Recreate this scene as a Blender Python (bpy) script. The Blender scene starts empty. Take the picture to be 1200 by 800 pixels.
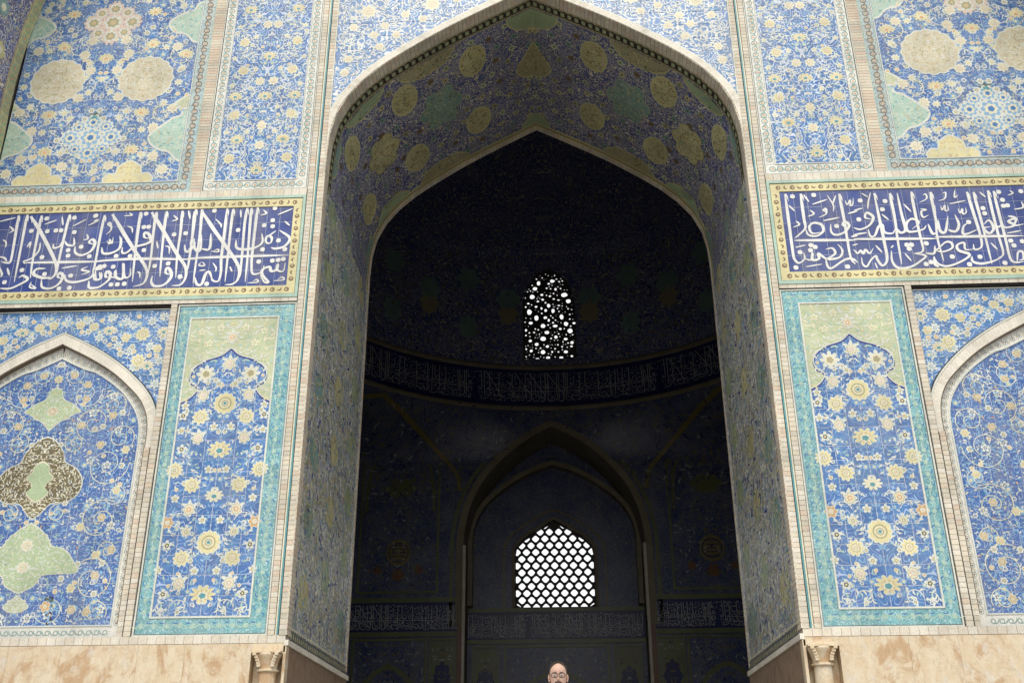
import bpy, bmesh, math, random
import numpy as np
from mathutils import Vector, Matrix
from mathutils.geometry import tessellate_polygon, delaunay_2d_cdt
R_=math.radians
scene=bpy.context.scene
COL=scene.collection
# ------------------------------------------------------------------ camera, sky, sun, exposure
cam_d=bpy.data.cameras.new('camera'); cam=bpy.data.objects.new('camera',cam_d); COL.objects.link(cam)
scene.camera=cam
cam_d.sensor_width=36.0; cam_d.lens=1201.475/1200*36.0; cam_d.clip_end=3000; cam_d.clip_start=.1
pit,yaw,rol=.426619402,-.0431655754,-.00584722898
F=Vector((math.sin(yaw)*math.cos(pit),math.cos(yaw)*math.cos(pit),math.sin(pit)))
Rt=Vector((math.cos(yaw),-math.sin(yaw),0)); Up=Rt.cross(F)
c_,s_=math.cos(rol),math.sin(rol)
Rt2=Rt*c_+Up*s_; Up2=-Rt*s_+Up*c_
M=Matrix((Rt2,Up2,-F)).transposed().to_4x4(); M.translation=Vector((0.30117,-18,0))
cam.matrix_world=M
scene.render.resolution_x=1024; scene.render.resolution_y=682
w=bpy.data.worlds.new('World'); scene.world=w; w.use_nodes=True
nt=w.node_tree; bg=nt.nodes['Background']
sky=nt.nodes.new('ShaderNodeTexSky'); sky.sky_type='NISHITA'; sky.sun_disc=False
SUN_EL,SUN_AZ=R_(52),R_(180)     # the sun stands high behind the camera, seen through thin high cloud
sky.sun_elevation=SUN_EL; sky.sun_rotation=SUN_AZ; sky.dust_density=3.0; sky.air_density=1.0; sky.ozone_density=.6
veil=nt.nodes.new('ShaderNodeMix'); veil.data_type='RGBA'; veil.inputs[0].default_value=.62; veil.inputs[7].default_value=(12.5,12.2,11.6,1)   # thin bright cloud over the whole sky
nt.links.new(sky.outputs[0],veil.inputs[6]); nt.links.new(veil.outputs[2],bg.inputs[0]); bg.inputs[1].default_value=0.10
sd=bpy.data.lights.new('sun','SUN'); sd.energy=1.2; sd.angle=R_(24); sd.color=(1,.96,.88)
sun=bpy.data.objects.new('sun',sd); COL.objects.link(sun)
sun.rotation_euler=Vector((0,-math.cos(SUN_EL),math.sin(SUN_EL))).to_track_quat('Z','Y').to_euler()
vs=scene.view_settings; vs.view_transform='Standard'; vs.look='None'; vs.exposure=0.42; vs.gamma=1
# ------------------------------------------------------------------ tagging
def tag(o,label=None,cat=None,group=None,kind=None):
    if label: o['label']=label
    if cat: o['category']=cat
    if group: o['group']=group
    if kind: o['kind']=kind
    return o
def thing(name,label,cat,loc=(0,0,0),group=None):
    o=bpy.data.objects.new(name,None); COL.objects.link(o); o.location=loc; o.empty_display_size=.3
    return tag(o,label,cat,group)
def link(name,me,parent=None,loc=(0,0,0)):
    o=bpy.data.objects.new(name,me); COL.objects.link(o)
    if parent is not None:
        o.parent=parent
        if parent.parent is None: o.location=Vector(loc)-parent.location
        else: o.location=Vector(loc)-parent.location-parent.parent.location
    else: o.location=loc
    return o
# ------------------------------------------------------------------ materials
MATS={}
def nodes(name):
    m=bpy.data.materials.new(name); m.use_nodes=True; MATS[name]=m
    t=m.node_tree; return m,t,t.nodes['Principled BSDF'],t.nodes,t.links
def mixc(N,L,fac,a,b,mode='MIX'):
    x=N.new('ShaderNodeMix'); x.data_type='RGBA'; x.blend_type=mode
    for s,v in ((x.inputs[0],fac),(x.inputs[6],a),(x.inputs[7],b)):
        if hasattr(v,'is_output'): L.new(v,s)
        elif isinstance(v,(int,float)): s.default_value=v
        else: s.default_value=(*v,1)
    return x.outputs[2]
def mth(N,L,op,a,b=None,c=None,clamp=False):
    x=N.new('ShaderNodeMath'); x.operation=op; x.use_clamp=clamp
    for i,v in enumerate((a,b,c)):
        if v is None: continue
        if hasattr(v,'is_output'): L.new(v,x.inputs[i])
        else: x.inputs[i].default_value=v
    return x.outputs[0]
def step(N,L,v,a,b,lo=0.,hi=1.):
    x=N.new('ShaderNodeMapRange'); x.interpolation_type='SMOOTHSTEP'
    L.new(v,x.inputs[0]); x.inputs[1].default_value=a; x.inputs[2].default_value=b; x.inputs[3].default_value=lo; x.inputs[4].default_value=hi
    return x.outputs[0]
def noise(N,L,vec,scale,detail=3,rough=.55):
    x=N.new('ShaderNodeTexNoise'); x.inputs['Scale'].default_value=scale; x.inputs['Detail'].default_value=detail; x.inputs['Roughness'].default_value=rough
    if vec is not None: L.new(vec,x.inputs['Vector'])
    return x
def mirrored(N,L,axis):
    g=N.new('ShaderNodeNewGeometry'); s=N.new('ShaderNodeSeparateXYZ'); L.new(g.outputs['Position'],s.inputs[0])
    x=mth(N,L,'ABSOLUTE',s.outputs[0])
    if axis: x=mth(N,L,'ABSOLUTE',mth(N,L,'SUBTRACT',x,axis))
    c=N.new('ShaderNodeCombineXYZ'); L.new(x,c.inputs[0]); L.new(s.outputs[1],c.inputs[1]); L.new(s.outputs[2],c.inputs[2])
    return g.outputs['Position'],c.outputs[0]
def glaze(name,col,rough=.34,var=.22,bump=.15):
    m,t,b,N,L=nodes(name)
    g=N.new('ShaderNodeNewGeometry'); p=g.outputs['Position']
    n1=noise(N,L,p,1.3,4); n2=noise(N,L,p,38,3)
    v=mth(N,L,'ADD',mth(N,L,'MULTIPLY',n1.outputs[0],.5),mth(N,L,'MULTIPLY',n2.outputs[0],.5))
    f=step(N,L,v,.35,.65,1-var,1+var*.5)
    o=N.new('ShaderNodeVectorMath'); o.operation='SCALE'; o.inputs[0].default_value=col; L.new(f,o.inputs[3])
    dv=N.new('ShaderNodeVectorMath'); dv.operation='MULTIPLY'; L.new(p,dv.inputs[0]); dv.inputs[1].default_value=(2.2,2.2,.35)
    L.new(mixc(N,L,step(N,L,noise(N,L,dv.outputs[0],1.,6,.65).outputs[0],.50,.72,0,.26),o.outputs[0],[x*.45 for x in col]),b.inputs['Base Color'])
    b.inputs['Roughness'].default_value=rough
    b.inputs['Specular IOR Level'].default_value=.4
    if bump:
        bp=N.new('ShaderNodeBump'); bp.inputs['Strength'].default_value=bump; bp.inputs['Distance'].default_value=.004
        L.new(n2.outputs[0],bp.inputs['Height']); L.new(bp.outputs[0],b.inputs['Normal'])
    return m
def arabesque(name,ground,ground2,line,blobs,axis=0,cell=.12,lw=.10,blob=.30,amount=1.,rough=.32,dist=.10,yaw_stretch=1.):
    """glazed tile painted with a dense net of scrolling stems and small leaves, mirrored about the panel's axis"""
    m,t,b,N,L=nodes(name)
    p,q=mirrored(N,L,axis)
    nz=noise(N,L,q,2.2/cell*.35,2)
    sub=N.new('ShaderNodeVectorMath'); sub.operation='SUBTRACT'; L.new(nz.outputs[1],sub.inputs[0]); sub.inputs[1].default_value=(.5,.5,.5)
    sc=N.new('ShaderNodeVectorMath'); sc.operation='SCALE'; L.new(sub.outputs[0],sc.inputs[0]); sc.inputs[3].default_value=dist*2
    ad=N.new('ShaderNodeVectorMath'); L.new(q,ad.inputs[0]); L.new(sc.outputs[0],ad.inputs[1])
    cn=noise(N,L,q,.62/cell,1.,.3); ct=mth(N,L,'FRACT',mth(N,L,'MULTIPLY',cn.outputs[0],7.)); cd=mth(N,L,'ABSOLUTE',mth(N,L,'SUBTRACT',ct,.5))
    ln=step(N,L,cd,lw*.7,lw*1.5,1.,0.)
    v2=N.new('ShaderNodeTexVoronoi'); v2.inputs['Scale'].default_value=1.45/cell; L.new(ad.outputs[0],v2.inputs['Vector'])
    bl=step(N,L,v2.outputs['Distance'],blob*.8,blob,1.,0.)
    r=N.new('ShaderNodeValToRGB'); r.color_ramp.interpolation='CONSTANT'
    s3=N.new('ShaderNodeSeparateColor'); L.new(v2.outputs['Color'],s3.inputs[0]); L.new(s3.outputs[0],r.inputs[0])
    e=r.color_ramp.elements; e[0].position=0; e[0].color=(*blobs[0],1); e[1].position=1/len(blobs); e[1].color=(*blobs[1],1)
    for i in range(2,len(blobs)):
        k=e.new(i/len(blobs)); k.color=(*blobs[i],1)
    big=noise(N,L,p,.9,4)
    gcol=mixc(N,L,step(N,L,noise(N,L,p,5,3).outputs[0],.38,.62),ground,ground2)
    c=mixc(N,L,mth(N,L,'MULTIPLY',bl,amount),gcol,r.outputs[0])
    c=mixc(N,L,mth(N,L,'MULTIPLY',ln,amount),c,line)
    c=mixc(N,L,step(N,L,big.outputs[0],.3,.75,0,.16),c,(.55,.55,.5))
    oi=N.new('ShaderNodeObjectInfo'); tv=N.new('ShaderNodeVectorMath'); tv.operation='SCALE'; L.new(c,tv.inputs[0]); L.new(mth(N,L,'MULTIPLY_ADD',oi.outputs['Random'],.22,.89),tv.inputs[3])
    dv=N.new('ShaderNodeVectorMath'); dv.operation='MULTIPLY'; L.new(p,dv.inputs[0]); dv.inputs[1].default_value=(2.2,2.2,.35)
    c=mixc(N,L,step(N,L,noise(N,L,dv.outputs[0],1.,6,.65).outputs[0],.50,.72,0,.30),tv.outputs[0],(.30,.27,.22))
    c=wear(N,L,p,c,.7)
    L.new(c,b.inputs['Base Color']); b.inputs['Roughness'].default_value=rough; b.inputs['Specular IOR Level'].default_value=.4
    bp=N.new('ShaderNodeBump'); bp.inputs['Strength'].default_value=.10; bp.inputs['Distance'].default_value=.003
    L.new(noise(N,L,p,14,3).outputs[0],bp.inputs['Height']); L.new(bp.outputs[0],b.inputs['Normal'])
    return m
def wear(N,L,p,c,amt=.5):
    """chips and old patches where the glaze is lost"""
    n=noise(N,L,p,4.5,8,.75); return mixc(N,L,step(N,L,n.outputs[0],.655,.675,0,amt),c,(.50,.42,.32))
def stone(name,a,b_,stain,scale=1.,rough=.6,stain_amt=.6,zs=1.):
    m,t,b,N,L=nodes(name)
    g=N.new('ShaderNodeNewGeometry'); p=g.outputs['Position']
    oi=N.new('ShaderNodeObjectInfo')
    add=N.new('ShaderNodeVectorMath'); L.new(p,add.inputs[0])
    rs=N.new('ShaderNodeVectorMath'); rs.operation='SCALE'; rs.inputs[0].default_value=(13,7,5); L.new(oi.outputs['Random'],rs.inputs[3]); L.new(rs.outputs[0],add.inputs[1])
    st=N.new('ShaderNodeVectorMath'); st.operation='MULTIPLY'; L.new(add.outputs[0],st.inputs[0]); st.inputs[1].default_value=(1,1,zs); v=st.outputs[0]
    n1=noise(N,L,v,1.6*scale,8,.62); n2=noise(N,L,v,5*scale,6,.6); n3=noise(N,L,v,30*scale,4,.6)
    n1.inputs['Distortion'].default_value=1.2
    c=mixc(N,L,step(N,L,n2.outputs[0],.35,.65),a,b_)
    c=mixc(N,L,step(N,L,n1.outputs[0],.50,.63,0,stain_amt),c,stain)
    rd=mth(N,L,'ABSOLUTE',mth(N,L,'SUBTRACT',noise(N,L,v,2.3*scale,9,.68).outputs[0],.5)); c=mixc(N,L,step(N,L,rd,.0,.012,.45,0.),c,[x*.6 for x in stain])
    c=mixc(N,L,step(N,L,noise(N,L,v,3.1*scale,7,.7).outputs[0],.56,.66,0,.6),c,(.70,.66,.60) if a[0]>.5 else a)
    wv=N.new('ShaderNodeTexWave'); wv.inputs['Scale'].default_value=.8*scale; wv.inputs['Distortion'].default_value=9; wv.inputs['Detail'].default_value=4; L.new(v,wv.inputs['Vector'])
    c=mixc(N,L,step(N,L,wv.outputs['Fac'],.93,1.,0,.12),c,[min(1,x*1.25) for x in a])
    c=mixc(N,L,step(N,L,n3.outputs[0],.3,.7,0,.25),c,[x*.72 for x in b_])
    L.new(c,b.inputs['Base Color']); b.inputs['Roughness'].default_value=rough
    bp=N.new('ShaderNodeBump'); bp.inputs['Strength'].default_value=.35; bp.inputs['Distance'].default_value=.006
    L.new(n2.outputs[0],bp.inputs['Height']); L.new(bp.outputs[0],b.inputs['Normal'])
    return m
WHITE=(.70,.73,.66); LBLUE=(.26,.46,.68); COB=(.042,.138,.40); COB2=(.072,.215,.49); DEEP=(.035,.05,.27); TURQ=(.12,.34,.38); TURQ2=(.18,.43,.46)
YEL=(.73,.67,.38); PYEL=(.76,.73,.55); GRN=(.46,.58,.36); ORG=(.70,.42,.20); BLK=(.05,.045,.04); PINK=(.72,.58,.48); OLV=(.42,.39,.23); BROWN=(.25,.16,.09)
PAL=dict(white=WHITE,light_blue=LBLUE,cobalt=COB,deep_blue=DEEP,turquoise=TURQ,yellow=YEL,pale_yellow=PYEL,green=GRN,orange=ORG,black=BLK,pink=PINK,olive=OLV,brown=BROWN,
 aqua=(.43,.60,.51),bright_white=(.84,.85,.82),dark_olive=(.17,.14,.08),mid_blue=COB2,sage=(.55,.60,.40),buff=(.62,.50,.30),dark_green=(.10,.16,.08),grey_teal=(.24,.38,.35),dull_yellow=(.60,.56,.30),dull_green=(.38,.48,.30),cream=(.64,.59,.43))
for k,v in PAL.items(): glaze('glaze_'+k,v)
CN=list(PAL); CI={k:i for i,k in enumerate(CN)}
INM=[MATS['glaze_'+k] for k in CN]
for k,v in dict(a=(.72,.66,.53),b=(.69,.64,.53),c=(.75,.71,.61),d=(.68,.57,.45),e=(.62,.58,.48)).items(): glaze('brick_'+k,v,rough=.75,var=.25,bump=.6)
BRM=[MATS['brick_'+k] for k in 'abcde']
glaze('mortar',(.40,.35,.29),rough=.9,bump=.6); glaze('joint_dark',(.09,.085,.08),rough=.8)
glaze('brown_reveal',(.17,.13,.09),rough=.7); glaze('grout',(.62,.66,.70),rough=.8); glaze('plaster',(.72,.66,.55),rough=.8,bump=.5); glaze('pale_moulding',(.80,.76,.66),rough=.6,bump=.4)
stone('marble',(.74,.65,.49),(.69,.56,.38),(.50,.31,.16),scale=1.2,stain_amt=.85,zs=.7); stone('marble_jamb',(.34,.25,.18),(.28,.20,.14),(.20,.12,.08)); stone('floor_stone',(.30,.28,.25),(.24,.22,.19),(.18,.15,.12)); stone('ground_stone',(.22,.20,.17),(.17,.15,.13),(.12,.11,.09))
BL=[(.66,.68,.62),LBLUE,COB2,COB2,(.62,.60,.38),COB,(.25,.50,.55),COB]
arabesque('tile_teal_panel',COB,COB2,(.5,.62,.85),[COB2,LBLUE,COB,COB,COB2,(.35,.6,.8)],5.955,.15,.05,.24,.75)
arabesque('tile_outer_panel',(.038,.115,.36),COB2,(.45,.55,.70),BL,9.61,.11,.08,.30,.85)
arabesque('tile_inner_panel',COB,COB2,(.60,.68,.80),BL,5.88,.13,.11,.32)
arabesque('tile_niche',(.040,.118,.37),COB,(.40,.52,.72),BL,9.36,.10,.07,.30,.8)
arabesque('tile_niche_spandrel',(.075,.20,.46),COB2,(.5,.62,.82),BL,9.36,.13,.07,.28)
arabesque('tile_arch_spandrel',(.11,.25,.53),COB2,(.74,.76,.76),[WHITE,LBLUE,COB2,COB],0,.13,.15,.28)
arabesque('tile_turquoise',TURQ,TURQ2,(.46,.66,.68),[(.13,.27,.42),(.45,.66,.66),(.10,.28,.36),(.16,.40,.46)],0,.085,.08,.34,.85)
arabesque('tile_pale_border',(.72,.72,.66),(.78,.77,.70),(.42,.46,.50),[(.45,.45,.40),WHITE,WHITE,(.6,.68,.74)],0,.10,.06,.18,.7)
arabesque('tile_teal_border',(.50,.58,.54),(.40,.56,.58),(.22,.28,.34),[(.6,.6,.5),(.25,.45,.62),(.55,.45,.3),WHITE],0,.12,.09,.26,.8)
arabesque('tile_inscription',(.030,.060,.25),(.038,.075,.29),(.04,.075,.28),[DEEP,(.06,.09,.36)],0,.55,.02,.1,.12)
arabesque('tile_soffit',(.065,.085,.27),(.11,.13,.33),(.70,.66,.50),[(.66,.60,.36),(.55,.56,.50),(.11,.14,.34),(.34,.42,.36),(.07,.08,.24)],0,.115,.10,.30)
arabesque('tile_jamb_lit',(.22,.26,.38),(.38,.42,.42),(.80,.77,.62),[(.70,.64,.40),(.16,.22,.48),(.50,.56,.48),(.40,.36,.22),(.24,.28,.34),(.72,.72,.66)],0,.17,.12,.36,.95)  # same tilework as the soffit; its stronger light is put into paler colours
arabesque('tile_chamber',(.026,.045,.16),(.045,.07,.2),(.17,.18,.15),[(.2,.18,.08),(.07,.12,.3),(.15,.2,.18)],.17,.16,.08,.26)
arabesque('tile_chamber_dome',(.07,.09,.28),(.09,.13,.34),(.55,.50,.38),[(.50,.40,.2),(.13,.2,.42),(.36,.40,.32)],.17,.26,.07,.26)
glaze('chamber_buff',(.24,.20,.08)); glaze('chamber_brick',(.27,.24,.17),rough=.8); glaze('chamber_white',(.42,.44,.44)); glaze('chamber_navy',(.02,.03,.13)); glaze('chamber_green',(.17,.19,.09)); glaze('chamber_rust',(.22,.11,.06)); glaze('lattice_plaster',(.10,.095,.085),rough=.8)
# ------------------------------------------------------------------ mesh makers
def mesh_np(name,V,Fc,mi,mats):
    """V n x 3, Fc list of (m x k) index arrays with matching mi arrays"""
    me=bpy.data.meshes.new(name)
    nl=sum(f.size for f in Fc); npoly=sum(len(f) for f in Fc)
    me.vertices.add(len(V)); me.vertices.foreach_set('co',np.asarray(V,np.float32).ravel())
    me.loops.add(nl); me.loops.foreach_set('vertex_index',np.concatenate([f.ravel() for f in Fc]).astype(np.int32))
    me.polygons.add(npoly)
    tot=np.concatenate([np.full(len(f),f.shape[1],np.int32) for f in Fc]); st=np.r_[0,np.cumsum(tot)[:-1]].astype(np.int32)
    me.polygons.foreach_set('loop_start',st); me.polygons.foreach_set('loop_total',tot)
    me.polygons.foreach_set('material_index',np.concatenate(mi).astype(np.int32))
    me.polygons.foreach_set('use_smooth',np.zeros(npoly,bool))
    for m in mats: me.materials.append(m)
    me.update(calc_edges=True); me.validate()
    return me
QB=np.array([(0,3,2,1),(4,5,6,7),(0,1,5,4),(1,2,6,5),(2,3,7,6),(3,0,4,7)])
class MB:
    def __init__(s,mats): s.V=[];s.F={};s.n=0;s.mats=mats
    def raw(s,V,Fs,m=0):
        V=np.asarray(V,float).reshape(-1,3); Fs=np.asarray(Fs,int)
        k=Fs.shape[1]; s.F.setdefault(k,[]).append((Fs+s.n,np.full(len(Fs),m))); s.V.append(V); s.n+=len(V)
    def box(s,x0,x1,y0,y1,z0,z1,m=0):
        x0,x1=min(x0,x1),max(x0,x1)
        s.raw([(x0,y0,z0),(x1,y0,z0),(x1,y1,z0),(x0,y1,z0),(x0,y0,z1),(x1,y0,z1),(x1,y1,z1),(x0,y1,z1)],QB,m)
    def build(s,name,parent=None,loc=(0,0,0)):
        V=np.vstack(s.V); Fc=[];mi=[]
        for k,l in s.F.items(): Fc.append(np.vstack([a for a,_ in l])); mi.append(np.concatenate([b for _,b in l]))
        return link(name,mesh_np(name,V,Fc,mi,s.mats),parent,loc)
def stuff(o): o['kind']='stuff'; return o
def jit(C):   # tiny height differences so that no two overlapping pieces share a plane
    v=np.sin(C[:,0]*129.898+C[:,1]*78.233)*437.585; return (v-np.floor(v))*.00072
class Inlay:
    """thin cut-tile pieces laid on a surface: 2-D coordinates (u,v), height h, mapped to the surface at the end"""
    def __init__(s): s.V=[];s.F=[];s.M=[];s.n=0
    def add(s,V,Fs,M_):
        V=np.asarray(V,float); Fs=np.asarray(Fs,int)
        s.V.append(V); s.F.append(Fs+s.n); s.M.append(np.full(len(Fs),CI[M_] if isinstance(M_,str) else M_) if np.isscalar(M_) or isinstance(M_,str) else M_); s.n+=len(V)
    def star(s,C,R,n,ratio,col,h=.002,ax=1.,rot=0.,seg=4,pw=1.,rings=1):
        C=np.atleast_2d(np.asarray(C,float)); R=np.broadcast_to(np.asarray(R,float),(len(C),)); rot=np.broadcast_to(rot,(len(C),))
        k=n*seg; t=np.arange(k)*2*math.pi/k
        rr=ratio+(1-ratio)*np.abs(np.cos(t*n/2))**pw
        ca,sa=np.cos(t)*rr,np.sin(t)*rr*ax
        cr,sr=np.cos(rot)[:,None],np.sin(rot)[:,None]
        N=len(C); V=np.zeros((N,1+k*rings,3)); V[:,0,:2]=C
        for j in range(rings):
            f=(j+1)/rings
            V[:,1+j*k:1+(j+1)*k,0]=C[:,0:1]+R[:,None]*(ca*cr-sa*sr)*f; V[:,1+j*k:1+(j+1)*k,1]=C[:,1:2]+R[:,None]*(ca*sr+sa*cr)*f
        V[:,:,2]=h+jit(C)[:,None]
        i=np.arange(k); i2=(i+1)%k
        T=[np.stack([np.zeros(k,int),1+i,1+i2],1)]
        for j in range(1,rings):
            a=1+(j-1)*k; b=1+j*k
            T+= [np.stack([a+i,b+i,b+i2],1),np.stack([a+i,b+i2,a+i2],1)]
        T=np.vstack(T)
        Fs=(T[None]+(np.arange(N)*(1+k*rings))[:,None,None]).reshape(-1,3)
        s.add(V.reshape(-1,3),Fs,col)
    def ring(s,C,R,w,col,h=.003,n=14,ax=1.):
        C=np.atleast_2d(np.asarray(C,float)); t=np.arange(n)*2*math.pi/n; N=len(C)
        R=np.broadcast_to(np.asarray(R,float),(N,))
        V=np.zeros((N,2*n,3)); V[:,:,2]=h+jit(C)[:,None]
        for j,r in enumerate((R,R-w)):
            V[:,j*n:(j+1)*n,0]=C[:,0:1]+r[:,None]*np.cos(t); V[:,j*n:(j+1)*n,1]=C[:,1:2]+r[:,None]*np.sin(t)*ax
        i=np.arange(n); i2=(i+1)%n
        T=np.vstack([np.stack([i,i2,n+i2],1),np.stack([i,n+i2,n+i],1)])
        s.add(V.reshape(-1,3),(T[None]+(np.arange(N)*2*n)[:,None,None]).reshape(-1,3),col)
    def commas(s,C,A,Ln,Wd,K,cols,h=.0015,seg=4):
        """curved tapering leaves: centre, heading, length, width, curl"""
        C=np.asarray(C,float); N=len(C)
        if N==0: return
        t=np.linspace(-.5,.5,seg+1); wprof=np.array([.25,.8,1.,.7,.1]) if seg==4 else np.sin(np.linspace(.15,3.0,seg+1))
        ang=A[:,None]+K[:,None]*t; dl=Ln[:,None]/seg
        x=np.cumsum(np.cos(ang)*dl,1); y=np.cumsum(np.sin(ang)*dl,1); x-=x.mean(1,keepdims=True); y-=y.mean(1,keepdims=True)
        nx,ny=-np.sin(ang),np.cos(ang); wd=Wd[:,None]*wprof*.5
        V=np.zeros((N,2*(seg+1),3)); V[:,:,2]=h+jit(C)[:,None]
        V[:,0::2,0]=C[:,0:1]+x+nx*wd; V[:,0::2,1]=C[:,1:2]+y+ny*wd
        V[:,1::2,0]=C[:,0:1]+x-nx*wd; V[:,1::2,1]=C[:,1:2]+y-ny*wd
        T=[]
        for k in range(seg): T+=[(2*k,2*k+1,2*k+3),(2*k,2*k+3,2*k+2)]
        T=np.array(T); Fs=(T[None]+(np.arange(N)*2*(seg+1))[:,None,None]).reshape(-1,3)
        s.add(V.reshape(-1,3),Fs,np.repeat(cols,len(T)))
    def ribbon(s,P,wd,col,h=.003,taper=0.,close=False):
        P=np.asarray(P,float)
        if len(P)<2: return
        d=np.gradient(P,axis=0); d/=np.maximum(np.hypot(*d.T),1e-9)[:,None]; nrm=np.stack([-d[:,1],d[:,0]],1)
        k=np.linspace(0,1,len(P)); ww=np.broadcast_to(wd,(len(P),))*(1-taper*k)/2
        s.rk=getattr(s,'rk',0)+1; V=np.zeros((2*len(P),3)); V[:,2]=h+(s.rk%17)*.00009+np.repeat(np.linspace(0,.0004,len(P)),2); V[0::2,:2]=P+nrm*ww[:,None]; V[1::2,:2]=P-nrm*ww[:,None]
        i=np.arange(len(P)-1)*2
        s.add(V,np.vstack([np.stack([i,i+1,i+3],1),np.stack([i,i+3,i+2],1)]),col)
    def poly(s,P,col,h=.002):
        P=[p for i,p in enumerate(P) if math.hypot(p[0]-P[i-1][0],p[1]-P[i-1][1])>.002]
        T=tessellate_polygon([[Vector((a,b,0)) for a,b in P]])
        s.add([(a,b,h) for a,b in P],np.array([tuple(t) for t in T]),col)
    def rect(s,a,b,c,d,col,h): s.add([(a,c,h),(b,c,h),(b,d,h),(a,d,h)],[(0,1,2),(0,2,3)],col)
    def build(s,name,fn,parent):
        V=np.vstack(s.V); X,Y,Z=fn(V[:,0],V[:,1],V[:,2])
        P=np.stack([X,Y,Z],1); base=Vector((0,0,0))
        return stuff(link(name,mesh_np(name,P,[np.vstack(s.F)],[np.concatenate(s.M)],INM),parent))
def flat(s,y0): return lambda u,v,h:(s*u,y0-h,v)
def catm(P,n=12):
    P=np.asarray(P,float)
    Q=np.vstack([2*P[0]-P[1],P,2*P[-1]-P[-2]]); out=[]
    for i in range(1,len(Q)-2):
        for t in np.arange(n)/n:
            a,b,c,d=Q[i-1:i+3]; out.append(.5*((2*b)+(-a+c)*t+(2*a-5*b+4*c-d)*t*t+(-a+3*b-3*c+d)*t**3))
    out.append(P[-1]); return np.array(out)
def resamp(P,n):
    P=np.asarray(P,float); S=np.r_[0,np.cumsum(np.hypot(*np.diff(P,axis=0).T))]; t=np.linspace(0,S[-1],n)
    return np.stack([np.interp(t,S,P[:,0]),np.interp(t,S,P[:,1])],1)
def smooth(P,k=6): return catm(P,k) if len(P)>2 else np.asarray(P,float)
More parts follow.
